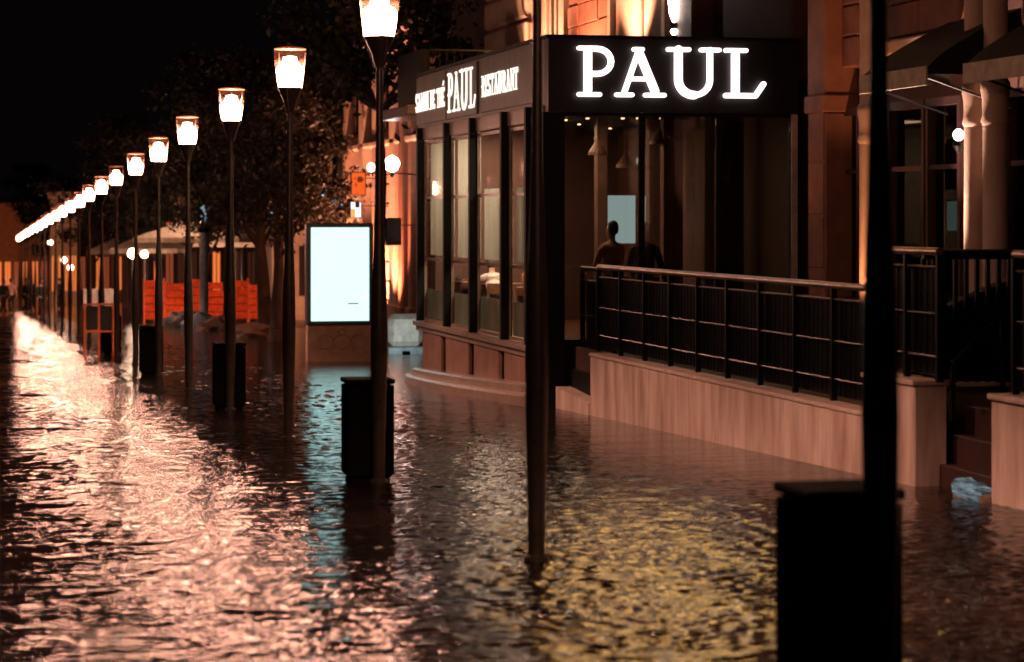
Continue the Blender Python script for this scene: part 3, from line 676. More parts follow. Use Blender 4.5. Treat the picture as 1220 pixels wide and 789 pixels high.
sconce(442, 205, .26, 'small pale lantern left of the bright bracket lantern', 9, X=BX - .8, wid=.12, colr=(1, .55, .35))
def board(name, label, cat, x, y, w_, h_, pz, m, fm='railb', dep=.10):
    X, Y = XYp(x, pz); z = CZ + (258 - y) * pz / F; hw = w_ * pz / F / 2; hh = h_ * pz / F / 2
    t = thing(name, label, cat, (X, Y, z - hh)); mb = MB(); mb.bevbox(X - hw - .03, X + hw + .03, Y, Y + dep, z - hh - .03, z + hh + .03, .01); mb.build('case', M[fm], t)
    mb = MB(); mb.box(X - hw, X + hw, Y - .012, Y - .002, z - hh, z + hh); mb.build('lit_face', m, t)
    mb = MB(); mb.tube((X, Y + dep / 2, z + hh * .5), (BX + .1, Y + dep / 2, z + hh * .5), .012); mb.build('bracket', M['railb'], t)
    return t, X, Y, z, hw, hh
redg = glow('red_sign_light', (1, .13, .02), 1.0)
t, X, Y, z, hw, hh = board('shop_sign', 'square red-orange lit shop sign above the billboard', 'sign', 427, 219, 16, 26, 69, redg)
mb = MB(); mb.lathe([(.09, 0), (.09, .01)], (0, 0, 0), 16)
for v in range(len(mb.v)): a = mb.v[v]; mb.v[v] = (X + .05 + a[0], Y - .014 - a[2], z + .12 + a[1])
mb.build('sign_mark', M['brick'], t)
board('shop_sign', 'pale blue-white lit sign in the gap left of the red sign', 'sign', 402, 241, 13, 9, 72, glow('blue_sign_light', (.45, .75, .95), 1.5))
t, X, Y, z, hw, hh = board('shop_sign', 'small two-tone white and orange lit sign under the red sign', 'sign', 424, 250, 12, 18, 68, glow('white_sign_light', (.9, .82, .95), 1.6))
mb = MB(); mb.box(X - hw, X - .02, Y - .02, Y - .013, z - hh, z + .02); mb.build('orange_patch', glow('orange_patch_light', (1, .3, .06), 1.6), t)
mb = MB(); mb.box(X - .02, X + .1, Y - .02, Y - .013, z + .06, z + hh); mb.build('blue_patch', M['mesh'], t)
board('doorway_light', 'narrow orange lit doorway right of the small two-tone sign', 'doorway', 441, 252, 8, 34, 73, glow('doorway_glow', (1, .36, .10), 2.6), 'brick')
board('menu_board', 'dark grey notice board on the salmon wall right of the billboard', 'notice board', 469, 276, 16, 30, 62, M['bframe'])
board('shop_sign', 'tiny cyan lit sign among the leaves left of the billboard', 'sign', 386, 231, 6, 8, 90, glow('cyan_sign_light', (.4, .8, .9), 1.6))
board('shop_sign', 'small blue-white light between the tree trunks at mid left', 'sign', 327, 257, 9, 9, 96, glow('cyan_sign_light2', (.45, .7, .95), 1.6))
# balcony beyond the pavilion
bal = thing('balcony', 'dark balcony with black side panel and iron railing above the far end of the restaurant', 'balcony', (10, PY1 + 2, 3.9))
bX = 9.5; bY0, bY1 = Yx(bX, 508), Yx(bX, 480)
mb = MB(); mb.bevbox(bX - .45, BX - .15, bY0 - .2, bY1 + .3, 4.0, 4.22, .03); mb.build('slab', M['trim'], bal)
mb = MB(); mb.box(bX - .12, bX + .02, bY0 - .05, bY1 - .05, 4.223, 5.38); mb.build('side_panel', M['black'], bal)
mb = MB(); mb.box(bX + .025, bX + .05, bY0 - .05, bY0, 4.223, 5.36); mb.build('front_panel', M['black'], bal)
mb = MB(); mb.tube((bX + .05, bY0 - .02, 5.35), (BX - .05, bY0 - .02, 5.35), .04); mb.tube((bX + .05, bY0 - .02, 4.95), (BX - .05, bY0 - .02, 4.95), .022); mb.build('top_rail', M['railb'], bal)
for i in range(16):
    xx = bX + .12 + i * .155
    if i == 0: mb = MB(); mb.tube((xx, bY0 - .02, 4.23), (xx, bY0 - .02, 5.33), .011, 6); f0 = mb.build('baluster', M['railb'], bal)
    else: g = f0.copy(); C.objects.link(g); g.parent = bal; g.location.x += i * .155

# ------------------------------------------------------------ ramp wall, terrace, railings
WX = 8.3
ramp = thing('terrace_wall', 'wet pinkish retaining wall of the terrace rising from the flood', 'wall', (WX, Yx(WX, 865), -1))
yF, yN = Yx(WX, 703), Yx(WX, 1030)
n = 9
for i in range(n):
    a = yN + (yF - yN) * i / n; b_ = yN + (yF - yN) * (i + 1) / n
    mb = MB(); mb.bevbox(WX + .001 * (i % 3), WX + .26, a + .005, b_ - .005, -1.2, .028, .008); mb.build('wall_slab', M['wallm'], ramp)
mb = MB(); mb.bevbox(WX - .012, WX + .28, yN, yF + .03, .03, .075, .008); mb.build('coping', M['wallcap'], ramp)
mb = MB(); mb.bevbox(WX - .01, WX + .28, yN - .02, yN - .34, -1.2, .30, .01) if 0 else None
pier = thing('wall_pier', 'higher pale wall block at the stair opening, half hidden by the nearest lamp pole', 'wall', (WX, Yx(WX, 1068), -.8))
py0, py1 = Yx(WX, 1091), Yx(WX, 1019)
mb = MB(); mb.bevbox(WX - .012, WX + .30, py0, min(py1, yN - .01), -1.2, .40, .012); mb.build('pier_body', M['wallm'], pier)
mb = MB(); mb.bevbox(WX - .04, WX + .33, py0 - .02, min(py1, yN - .01) + .02, .403, .455, .01); mb.build('coping', M['wallcap'], pier)
nw = thing('terrace_wall', 'pinkish terrace wall at the right edge beyond the stair opening', 'wall', (WX, 17, -.8))
qy = Yx(WX, 1181)
for i in range(6):
    b_ = qy - i * .9; mb = MB(); mb.bevbox(WX, WX + .28, b_ - .893, b_, -1.2, .40, .008); mb.build('wall_slab', M['wallm'], nw)
mb = MB(); mb.bevbox(WX - .035, WX + .32, qy - 5.4, qy + .02, .403, .455, .012); mb.build('coping', M['wallcap'], nw)
# low kerb wall between pavilion corner and ramp
lw = thing('low_wall', 'low wet stone kerb at the foot of the restaurant corner', 'wall', (WX, (yF + PY0) / 2, -1))
mb = MB(); ya, yb = yF + .03, PY0 - .02
mb.hexa([(WX - .02, ya, -1.3), (WX + .5, ya, -1.3), (WX + .5, yb, -1.3), (WX - .02, yb, -1.3), (WX - .02, ya, -.60), (WX + .5, ya, -.60), (WX + .5, yb, -.50), (WX - .02, yb, -.50)]); mb.build('kerb_stone', M['wallm'], lw)
mb = MB(); mb.bevbox(WX + .2, WX + .9, ya, yb, -.6, -.25, .01); mb.build('step', M['black'], lw)
# terrace floor and stairs
mb = MB(); mb.box(WX + .26, BX + .2, yN, PY0 - .01, -.9, .06); tf = mb.build('terrace_floor', M['floor']); tf['kind'] = 'structure'
mb = MB(); mb.box(WX + .60, BX + .2, 12.6, yN - .004, -.9, .30); tf = mb.build('terrace_floor', M['floor']); tf['kind'] = 'structure'
st = thing('stair', 'dark red entrance steps in the gap of the terrace wall', 'stairs', (WX + .4, (py0 + qy) / 2, -.6))
for i in range(4):
    mb = MB(); mb.bevbox(WX + .08 + i * .13, WX + .63, qy + .01, py0 - .03, -.80 + i * .26 - .2, -.55 + i * .26, .01); mb.build('step', M['redwall'], st)
blu = thing('step_reflection', 'painted pale bluish reflection on a wet step low in the stair opening', 'light', (WX + .1, (py0 + qy) / 2, -.5))
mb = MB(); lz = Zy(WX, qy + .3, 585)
pass
gm = glow('step_glint_paint', (.50, .63, .70), .30); nt = gm.node_tree; e_ = nt.nodes['Emission']; n_ = nt.nodes.new('ShaderNodeTexNoise'); n_.inputs['Scale'].default_value = 14; g_ = nt.nodes.new('ShaderNodeNewGeometry'); mp_ = nt.nodes.new('ShaderNodeMapping'); mp_.inputs['Scale'].default_value = (1, .3, 2.5)  # painted glow standing in for light reflected by a wet step
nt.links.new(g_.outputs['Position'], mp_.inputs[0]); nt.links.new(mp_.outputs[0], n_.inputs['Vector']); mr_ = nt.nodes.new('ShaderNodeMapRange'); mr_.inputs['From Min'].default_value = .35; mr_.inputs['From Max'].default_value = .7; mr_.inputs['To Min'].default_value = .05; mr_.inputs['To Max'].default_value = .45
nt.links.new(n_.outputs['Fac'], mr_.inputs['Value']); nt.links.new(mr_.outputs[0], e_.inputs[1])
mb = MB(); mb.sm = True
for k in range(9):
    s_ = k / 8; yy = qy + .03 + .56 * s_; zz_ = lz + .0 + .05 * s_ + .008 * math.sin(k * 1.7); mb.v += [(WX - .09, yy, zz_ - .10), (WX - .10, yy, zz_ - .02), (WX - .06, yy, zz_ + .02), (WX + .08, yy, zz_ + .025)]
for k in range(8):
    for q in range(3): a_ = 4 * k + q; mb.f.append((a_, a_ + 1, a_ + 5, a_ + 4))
mb.build('painted_glint', gm, blu)
mb = MB(); mb.bevbox(WX - .085, WX + .10, qy + .02, qy + .60, lz - .3, lz - .005, .01); mb.build('glint_backing', M['trim'], blu)

def railing(label, ya, yb, zb, ztop, X, posts, group, name='railing', topm='rail'):
    """ya far end, yb near end"""
    t = thing(name, label, 'railing', (X, (ya + yb) / 2, zb), group); H = ztop - zb
    mb = MB(); mb.sm = True; mb.tube((X, ya, ztop), (X, yb, ztop), .036, 10); mb.build('handrail', M[topm], t)
    for f in (.88, .52, .19):
        mb = MB(); mb.sm = True; mb.tube((X, ya, zb + H * f), (X, yb, zb + H * f), .013, 8); mb.build('rail_bar', M['rail2'] if topm == 'rail' and f > .8 else M['railb'], t)
    for i in range(posts + 1):
        yy = ya + (yb - ya) * i / posts
        mb = MB(); mb.box(X - .03, X + .03, yy - .02, yy + .02, zb, ztop - .03); mb.build('post', M['railb'], t)
    nb = int(abs(ya - yb) / .13); first = None
    for i in range(nb):
        yy = ya + (yb - ya) * (i + .5) / nb
        if first is None: mb = MB(); mb.box(X + .014, X + .026, yy - .007, yy + .007, zb + .06, zb + H * .88 - .01); first = mb.build('baluster', M['railb'], t); fy = yy
        else: g = first.copy(); C.objects.link(g); g.parent = t; g.location.y += yy - fy
    mb = MB(); mb.box(X + .05, X + .06, min(ya, yb) + .03, max(ya, yb) - .03, zb + .04, zb + H * .86); mb.build('infill_screen', M['mesh'], t)
    return t
railing('long black balustrade with wet shining handrail on the ramp wall', yF, yN + .02, .095, 1.23, WX + .12, 9, 'terrace railings')
r2 = railing('short railing on the pale wall block behind the nearest lamp pole', Yx(WX, 1030), Yx(WX, 1104), .455, 1.60, WX + .12, 2, 'terrace railings')
railing('short railing at the right edge of the frame on the near terrace wall', qy - .2, qy - 5.3, .455, 1.60, WX + .12, 4, 'terrace railings')
railing('short dark railing returning to the restaurant corner', PY0 - .1, yF + .05, -.2, 1.17, WX + .35, 2, 'terrace railings', topm='railb')
# stair side rails (black, going in)
t = thing('stair_rail', 'black curved handrail inside the stair opening', 'railing', (WX + .8, qy, .2))
for yy in (qy - .05, py0 + .08 - .2):
    mb = MB(); pts = []
    for i in range(9):
        s = i / 8; pts.append((WX + .3 + 1.9 * s, yy, .62 + .98 * (1 - (1 - s) ** 2)))
    mb.path(pts, .035, 8); mb.build('handrail', M['railb'], t)
    for i in range(0, 9, 2):
        mb = MB(); mb.box(pts[i][0] - .02, pts[i][0] + .02, yy - .02, yy + .02, 0.1, pts[i][2] - .03); mb.build('post', M['railb'], t)
t = thing('terrace_screen', 'dark railing and planter wall at the back of the stair opening', 'railing', (10.2, qy + 1, .3))
xx0, yy0 = XYp(1100, 23.5); xx1, yy1 = XYp(1215, 23.5); zt = Zy((xx0 + xx1) / 2, (yy0 + yy1) / 2, 303)
mb = MB(); mb.sm = True; mb.tube((xx0, yy0, zt), (xx1, yy1, zt), .05, 8); mb.build('handrail', M['railb'], t)
for i in range(10):
    s = i / 9; px, py = xx0 + (xx1 - xx0) * s, yy0 + (yy1 - yy0) * s; mb = MB(); mb.box(px - .02, px + .02, py - .02, py + .02, .3, zt - .04); mb.build('post', M['railb'], t)
mb = MB(); zt2 = zt - .33; mb.hexa([(xx0, yy0 + .1, .3), (xx1, yy1 + .1, .3), (xx1, yy1 + .3, .3), (xx0, yy0 + .3, .3), (xx0, yy0 + .1, zt2 - .3), (xx1, yy1 + .1, zt2 + .1), (xx1, yy1 + .3, zt2 + .1), (xx0, yy0 + .3, zt2 - .3)]); mb.build('planter_wall', M['black'], t)

# ------------------------------------------------------------ billboard
bp_ = 53.0; X0, Yb = XYp(366, bp_); X1, Yb1 = XYp(447, bp_)
g0 = gz(Yb); bb = thing('billboard', 'free-standing lit advertising panel with blank white face and brown base', 'billboard', ((X0 + X1) / 2, Yb, g0))
def zz(y): return CZ + (258 - y) * bp_ / F
mb = MB(); mb.bevbox(X0 - .02, X1 + .02, Yb, Yb + .28, zz(388), zz(266), .03); mb.build('case', M['bframe'], bb)
for a in ((X0 + .001, X0 + .08, zz(386), zz(268)), (X1 - .08, X1 - .001, zz(386), zz(268)), (X0 + .081, X1 - .081, zz(386), zz(383)), (X0 + .081, X1 - .081, zz(271), zz(268))):
    mb = MB(); mb.box(a[0], a[1], Yb - .03, Yb - .002, a[2], a[3]); mb.build('frame_edge', M['bframe'], bb)
sm_ = bpy.data.materials.new('billboard_face'); sm_.use_nodes = True; nt = sm_.node_tree
e = nt.nodes.new('ShaderNodeEmission'); e.inputs[1].default_value = 1.95
n_ = nt.nodes.new('ShaderNodeTexNoise'); n_.inputs['Scale'].default_value = 1.2; cr = nt.nodes.new('ShaderNodeValToRGB'); cr.color_ramp.elements[0].color = (.41, .73, .73, 1); cr.color_ramp.elements[1].color = (.50, .81, .79, 1)
nt.links.new(n_.outputs['Fac'], cr.inputs[0]); nt.links.new(cr.outputs[0], e.inputs[0]); nt.links.new(e.outputs[0], nt.nodes['Material Output'].inputs[0])
mb = MB(); mb.box(X0 + .082, X1 - .082, Yb - .012, Yb - .003, zz(382.8), zz(271.2)); mb.build('lit_face', sm_, bb)
mb = MB(); mb.box(X0 + .62 * (X1 - X0), X0 + .78 * (X1 - X0), Yb - .016, Yb - .013, zz(363), zz(361.5)); mb.build('faint_print', M['white'], bb)
mb = MB(); mb.bevbox(X0, X1, Yb + .02, Yb + .26, g0 - .2, zz(388.3), .02); bs = mb.build('base_panel', M['bbase'], bb)
mb = MB()
cx_ = (X0 + X1) / 2 + .05; zc = zz(408)
def ring(cx, cz, r, t0=0, t1=360):
    pts = [(cx + r * math.cos(R(t0 + (t1 - t0) * i / 20)), Yb + .012, cz + .8 * r * math.sin(R(t0 + (t1 - t0) * i / 20))) for i in range(21)]; mb.path(pts, .012, 5)
ring(cx_, zc, .20); ring(cx_ - .38, zc, .19, 20, 330); ring(cx_ + .38, zc, .19, -150, 160); ring(cx_, zc + .22, .08)
mb.path([(cx_ - .6, Yb + .012, zc + .15), (cx_ - .45, Yb + .012, zc + .08)], .012, 5); mb.path([(cx_ + .6, Yb + .012, zc + .02), (cx_ + .5, Yb + .012, zc)], .012, 5)
mb.build('curl_ornament', M['trim'], bs)

# ------------------------------------------------------------ trees
def make_tree_mesh(seed, h=8.8, rad=2.7, nleaf=6500, base=3.4, lo=4, tw=1):
    rg = np.random.RandomState(seed)
    tr = MB(); tr.sm = True
    px, py, z, r = 0, 0, -.3, .25; pts = [(0, 0, -.3, .30 * tw)]
    r *= tw
    for i in range(8):
        px += rg.normal(0, .05); py += rg.normal(0, .05); z += .72; r *= .90; pts.append((px, py, z, r))
    for a, b_ in zip(pts[:-1], pts[1:]): tr.tube(a[:3], b_[:3], a[3], 10, b_[3])
    cent = []
    for i in range(15):
        a = rg.rand() * 6.28; q = pts[lo + i % (9 - lo)]; L = rg.uniform(1.2, 2.4); el = rg.uniform(.3, 1.1)
        e = (q[0] + L * math.cos(a) * math.cos(el), q[1] + L * math.sin(a) * math.cos(el), q[2] + L * math.sin(el)); mid = tuple((q[k] + e[k]) / 2 + rg.normal(0, .1) for k in range(3))
        tr.tube(q[:3], mid, q[3] * .45, 6, .05); tr.tube(mid, e, .05, 6, .02); cent.append(e)
    K = 46; cz_ = (base + h) / 2
    while len(cent) < K:
        v = rg.normal(0, 1, 3); v /= np.linalg.norm(v); d = rg.rand() ** .45
        cent.append((v[0] * rad * d, v[1] * rad * d, cz_ + v[2] * (h - base) / 2 * d))
    cent = np.array(cent); ci = rg.randint(0, len(cent), nleaf); sz = rg.uniform(.28, .62, len(cent))
    P = cent[ci] + rg.normal(0, 1, (nleaf, 3)) * sz[ci][:, None] * np.array([.75, .75, .55])
    lv = []; lf = []
    A = rg.normal(0, 1, (nleaf, 3)); A /= np.linalg.norm(A, axis=1)[:, None]; B = rg.normal(0, 1, (nleaf, 3)); B = np.cross(A, B); B /= np.linalg.norm(B, axis=1)[:, None]
    s = rg.uniform(.07, .14, nleaf)[:, None]
    V = np.stack([P - A * s, P + B * s * .5, P + A * s, P - B * s * .5], 1).reshape(-1, 3)
    lm = MB(); lm.v = [tuple(p) for p in V]; lm.f = [(4 * i, 4 * i + 1, 4 * i + 2, 4 * i + 3) for i in range(nleaf)]
    return tr, lm
protos = []
TL = ['broad dark tree beside the salmon facade, leaning over the balcony', 'dark tree directly behind the lit billboard', 'tree with thick dark trunk left of the billboard, before the orange fence',
      'tree with trunk between the second and third lit lamps left of the billboard', 'dark tree with slim trunk beside the blue-grey pillar', 'mid distance tree above the parasols', 'far tree behind the weakly glowing lamp', 'far tree over the white boards', 'farthest tree at the end of the lamp row', 'very far tree merging with the brown night haze']
ti = 0
for (X, pz, sc) in ((9.7, 57, 1.05), (8.9, 69, .9), (9.65, 77, 1.05), (9.4, 87, .95), (9.9, 99, 1.0), (9.3, 112, .95), (9.0, 128, 1.0), (8.0, 146, 1.0), (7.2, 168, 1.0), (6.5, 195, 1.05)):
    Y = (pz - X * ST) / CT; k = ti % 3
    t = thing('street_tree', TL[ti], 'tree', (X, Y, gz(Y)), 'street trees behind the lamp row')
    if ti < 3:
        tr, lm = make_tree_mesh(20 + ti, h=10.5 if ti == 0 else 8.8, base=6.6 if ti == 0 else 3.4, nleaf=9000, lo=8 if ti == 0 else 4, tw=.5 if ti == 0 else 1)
        a = tr.build('trunk', M['bark'], None, origin=(0, 0, 0)); b_ = lm.build('crown', M['leaf'], None, origin=(0, 0, 0)); protos.append((a, b_))
    else:
        a = protos[k][0].copy(); b_ = protos[k][1].copy(); C.objects.link(a); C.objects.link(b_)
    a.parent = t; b_.parent = t; t.scale = (sc, sc, sc); t.rotation_euler.z = ti * 2.1; ti += 1

# ------------------------------------------------------------ people
def skin(name, V, E, Rd, m, parent, sub=1):
    me = bpy.data.meshes.new(name); me.from_pydata([tuple(v) for v in V], E, []); o = bpy.data.objects.new(name, me); C.objects.link(o)
    o.parent = parent; WP[o] = WP[parent]
    md = o.modifiers.new('skin', 'SKIN'); md.use_smooth_shade = True
    for i, sv in enumerate(me.skin_vertices[0].data):
        sv.radius = Rd[i] if isinstance(Rd[i], tuple) else (Rd[i], Rd[i]); sv.use_root = (i == 0)
    s = o.modifiers.new('sub', 'SUBSURF'); s.levels = sub; s.render_levels = sub; me.materials.append(m); return o
def person(label, X, Y, z, rot, top, pants, hairm, pose='stand', group=None, fingers=True, lean=0, arms=((.25, 0), (.25, 0)), hl=1.0, s=1.0):
    t = thing('person', label, 'person', (X, Y, z), group); t.scale = (s, s, s); t.rotation_euler.z = rot
    hip = .92 if pose != 'sit' else .47
    ls, lc = math.sin(lean), math.cos(lean)
    def up(h, fwd=0, side=0): return (side, -(h * ls) - fwd * lc, hip + h * lc - fwd * ls)   # faces -Y
    V = [(0, 0, hip), up(.18), up(.38), up(.50), up(.58, .01), up(.66, .02), up(.76, .03), up(.83, .02)]
    Rd = [(.16, .12), (.14, .10), (.17, .11), (.12, .085), .052, (.075, .085), (.082, .10), (.06, .07)]
    E = [(i, i + 1) for i in range(7)]
    V.append(up(.72, .125)); Rd.append(.018); E.append((6, 8))            # nose
    TV, TE, TR = list(V[:4]), [(0, 1), (1, 2), (2, 3)], [(.18, .14), (.16, .12), (.185, .13), (.13, .10)]
    for sd, (sw, el) in zip((-1, 1), arms):
        sh = up(.47, 0, sd * .19); elb = (sh[0] + sd * .06, sh[1] - .28 * math.sin(sw), sh[2] - .28 * math.cos(sw)); a2 = sw + el
        wr = (elb[0] - sd * .02, elb[1] - .25 * math.sin(a2), elb[2] - .25 * math.cos(a2)); pm = (wr[0], wr[1] - .08 * math.sin(a2), wr[2] - .08 * math.cos(a2))
        b = len(V); V += [sh, elb, wr, pm]; Rd += [.052, .04, .027, (.038, .018)]; E += [(3, b), (b, b + 1), (b + 1, b + 2), (b + 2, b + 3)]
        c = len(TV); TV += [sh, elb, tuple(.2 * elb[k] + .8 * wr[k] for k in range(3))]; TR += [.065, .052, .042]; TE += [(3, c), (c, c + 1), (c + 1, c + 2)]
        if fingers:
            for k in range(4):
                q = len(V); off = (k - 1.5) * .021; L = (.065, .078, .074, .055)[k]
                V += [(pm[0] + off, pm[1] - .035 * math.sin(a2 + .2), pm[2] - .035 * math.cos(a2 + .2)), (pm[0] + off * 1.1, pm[1] - L * math.sin(a2 + .5), pm[2] - L * math.cos(a2 + .5))]; Rd += [.009, .008]; E += [(b + 3, q), (q, q + 1)]
            q = len(V); V += [(wr[0] - sd * .035, wr[1] - .05 * math.sin(a2 + .6), wr[2] - .05 * math.cos(a2 + .6)), (wr[0] - sd * .045, wr[1] - .09 * math.sin(a2 + .6), wr[2] - .09 * math.cos(a2 + .6))]; Rd += [.011, .009]; E += [(b + 2, q), (q, q + 1)]
    PV, PE, PR = [(0, 0, hip)], [], [(.17, .13)]
    for sd, st_ in ((-1, .12), (1, -.12)):
        if pose == 'sit': pts = [(sd * .09, -.02, hip), (sd * .11, -.44, hip + .02), (sd * .11, -.46, .09), (sd * .12, -.62, .04)]
        else: pts = [(sd * .09, 0, hip - .06), (sd * .10, -.10 * (st_ > 0) + .02, .48), (sd * .10, st_ * 1.2 + .05, .08), (sd * .12, st_ * 1.2 - .12, .03)]
        b = len(V); V += pts; Rd += [.085, .058, .038, .03]; E += [(0, b), (b, b + 1), (b + 1, b + 2), (b + 2, b + 3)]
        c = len(PV); PV += pts[:3]; PR += [.10, .075, .06]; PE += [(0, c), (c, c + 1), (c + 1, c + 2)]
    skin('body', V, E, Rd, M['skin'], t, 2); skin('jacket', TV, TE, TR, top, t, 2); skin('trousers', PV, PE, PR, pants, t, 1)
    hv = [up(.90, -.0), up(.80, -.045), up(.80 - .14 * hl, -.065)]; skin('hair', hv, [(0, 1), (1, 2)], [(.07, .07), (.10, .095), (.075, .05)], hairm, t, 2)
    return t
X, Y = XYp(729, 37.6); person('person with dark hair in pink top standing left of the lit rear window', X, Y, .03, R(200), M['cpink'], M['cdark'], M['hair'], arms=((.5, 1.0), (.3, .8)), s=1.0)
X, Y = XYp(768, 37.2); person('person in dark coat seen as a silhouette right of the lit rear window', X, Y, .03, R(150), M['cdark'], M['cdark'], M['hair'], arms=((.3, .6), (.3, .4)), s=.99)
# dining table group inside the side windows
def table(X, Y, label):
    t = thing('dining_table', label, 'table', (X, Y, .03), 'dining tables behind the side windows')
    mb = MB(); mb.bevbox(X - .38, X + .38, Y - .38, Y + .38, .72, .75, .01); mb.build('table_top', M['wood'], t)
    mb = MB(); mb.lathe([(.22, .03), (.2, .05), (.04, .08), (.04, .718)], (X, Y, 0), 12); mb.build('leg', M['railb'], t)
def chair(X, Y, rot, label):
    t = thing('dining_chair', label, 'chair', (0, 0, 0), 'dining chairs behind the side windows')
    mb = MB(); mb.bevbox(-.21, .21, -.21, .21, .42, .46, .01); mb.build('seat', M['wood'], t)
    mb = MB(); mb.bevbox(-.2, .2, .19, .22, .55, .74, .01); mb.build('backrest', M['wood'], t)
    for a in (-.19, .19):
        for b in (-.19, .19): mb = MB(); mb.box(a - .018, a + .018, b - .018, b + .018, 0, .419 if b < 0 else .73); mb.build('leg', M['wood'], t)
    t.location = (X, Y, .03); t.rotation_euler.z = rot
yt = Yx(PX0 + .9, 596)
table(PX0 + 1.0, yt + .75, 'wooden table in front of the bowed diner in white')
chair(PX0 + .85, yt + .05, R(180), 'wooden chair under the bowed diner in white'); person('bowed diner in white shirt behind the third side window', PX0 + .85, yt + .02, .03, R(180), M['cwhite'], M['cdark'], M['hair'], 'sit', 'diners behind the side windows', lean=.75, arms=((1.1, .5), (1.0, .6)))
yt = Yx(PX0 + .8, 630)
chair(PX0 + .85, yt, R(0), 'wooden chair under the diner in orange near the pole'); person('diner in orange top beside the dark pole, behind the near side window', PX0 + .85, yt, .03, R(20), M['cred'], M['cdark'], M['hair'], 'sit', 'diners behind the side windows', lean=.15, arms=((.6, 1.2), (.5, 1.0)))
yt = Yx(PX0 + .9, 556)
table(PX0 + .95, yt - .8, 'wooden table by the dark haired diner in the second side window')
chair(PX0 + .85, yt, R(0), 'wooden chair under the dark haired diner in the second side window'); person('dark haired diner in dark coat behind the second side window', PX0 + .85, yt, .03, R(10), M['cdark'], M['cdark'], M['hair'], 'sit', 'diners behind the side windows', lean=.3, arms=((.7, .9), (.8, .8)))
# far passers-by, small and dark
for i, (x, pz, lab, rot) in enumerate(((4, 118, 'dark standing figure at the extreme left edge', 30), (30, 125, 'dark figure right of the left edge before the orange lit strip', 80), (38, 132, 'dark figure bending close to another passer-by at far left', 200), (50, 110, 'shorter dark figure near the end of the white lamp reflection', 10), (70, 138, 'far dark figure under the small globe lamps', 300), (13, 122, 'dark figure in long coat between two others at far left', 150))):
    X, Y = XYp(x, pz); person(lab, X, Y, gz(Y) + .02, R(rot), M['cdark'] if i != 5 else M['cpink'], M['cdark'], M['hair'], 'stand', 'passers-by far down the street', fingers=False, lean=.05 + .1 * (i == 2))

# ------------------------------------------------------------ far street furniture
# orange folding board
pz = 57; X, Y = XYp(118, pz); g = gz(Y)
t = thing('folding_barrier', 'orange framed folding board with two dark panels standing in the water', 'barrier', (X, Y, g)); W = .33
mb = MB()
for a in (-W, 0, W): mb.box(X + a - .022, X + a + .022, Y - .022, Y + .022, g - .05, g + 1.26)
mb.build('frame_posts', M['orange'], t)
for z in (g + .58, g + 1.22): mb = MB(); mb.box(X - W, X + W, Y - .019, Y + .019, z, z + .045); mb.build('cross_rail', M['orange'], t)
for a in (-W + .03, .03): mb = MB(); mb.box(X + a, X + a + W - .06, Y - .01, Y + .01, g + .65, g + 1.2); mb.build('panel', M['cdark'], t)
mb = MB()
for a in (-W, W): mb.tube((X + a, Y + .02, g + 1.1), (X + a, Y + .5, g - .05), .018, 6)
mb.build('rear_leg', M['orange'], t)
# orange construction fence across the square
pzf = 97
for i in range(6):
    xa, xb = 172 + i * 25, 172 + (i + 1) * 25 - 1.5
    (Xa, Ya), (Xb, Yb2) = XYp(xa, pzf + (i % 2) * .5), XYp(xb, pzf + ((i + 1) % 2) * .5); g = gz(Ya)
    t = thing('site_barrier', ['orange site barrier panel, leftmost of the fence behind the lamps', 'orange site barrier panel, second from the left', 'orange site barrier panel, third from the left by the blue pillar', 'orange site barrier panel right of the blue pillar', 'orange site barrier panel left of the thick tree trunk', 'orange site barrier panel, rightmost, touching the thick tree trunk'][i], 'barrier', ((Xa + Xb) / 2, Ya, g), 'orange site barriers across the square')
    zb, zt_ = g + .15, g + (1.75, 1.62, 1.78, 1.66, 1.72, 1.55)[i]
    for j in range(5):
        z0 = zb + (zt_ - zb) * j / 5; z1 = zb + (zt_ - zb) * (j + .9) / 5
        mb = MB(); mb.hexa([(Xa, Ya, z0), (Xb, Yb2, z0), (Xb, Yb2 + .04, z0), (Xa, Ya + .04, z0), (Xa, Ya, z1), (Xb, Yb2, z1), (Xb, Yb2 + .04, z1), (Xa, Ya + .04, z1)]); mb.build('slat', M['omesh'], t)
    mb = MB(); mb.box(Xa - .03, Xa + .03, Ya + .045, Ya + .10, g, zt_ + .05); mb.build('post', M['orange'], t)
    mb = MB(); mb.box(Xb - .03, Xb + .03, Yb2 + .045, Yb2 + .10, g, zt_ + .05); mb.build('post', M['orange'], t)
# white boards
for i, x in enumerate((108, 127)):
    X, Y = XYp(x, 104); g = gz(Y); t = thing('white_board', ['pale site board left of a slim lamp pole behind the folding board', 'pale site board right of a slim lamp pole behind the folding board'][i], 'board', (X, Y, g))
    mb = MB(); mb.bevbox(X - .3, X + .3, Y, Y + .05, g + .5, g + 1.35, .01); mb.build('panel', M['white'], t)
    mb = MB(); mb.box(X - .25, X - .2, Y + .01, Y + .04, g, g + .5); mb.box(X + .2, X + .25, Y + .01, Y + .04, g, g + .5); mb.build('legs', M['railb'], t)
# blue-grey pillar
X, Y = XYp(243, 90); g = gz(Y); t = thing('pillar', 'tall blue-grey pillar with black collar among the trees', 'pillar', (X, Y, g))
mb = MB(); mb.sm = True; mb.lathe([(.22, 0), (.17, .2), (.15, 3.5)], (X, Y, g), 16); mb.build('shaft', M['bluepole'], t)
mb = MB(); mb.sm = True; mb.lathe([(.2, 0), (.26, .1), (.22, .35), (.16, .4)], (X, Y, g + 3.5), 16); mb.build('collar', M['railb'], t)
mb = MB(); mb.sm = True; mb.lathe([(.12, 0), (.13, .6), (.05, .68)], (X, Y, g + 3.9), 16); mb.build('pillar_light', glow('pillar_light', (.45, .65, .75), .5), t)
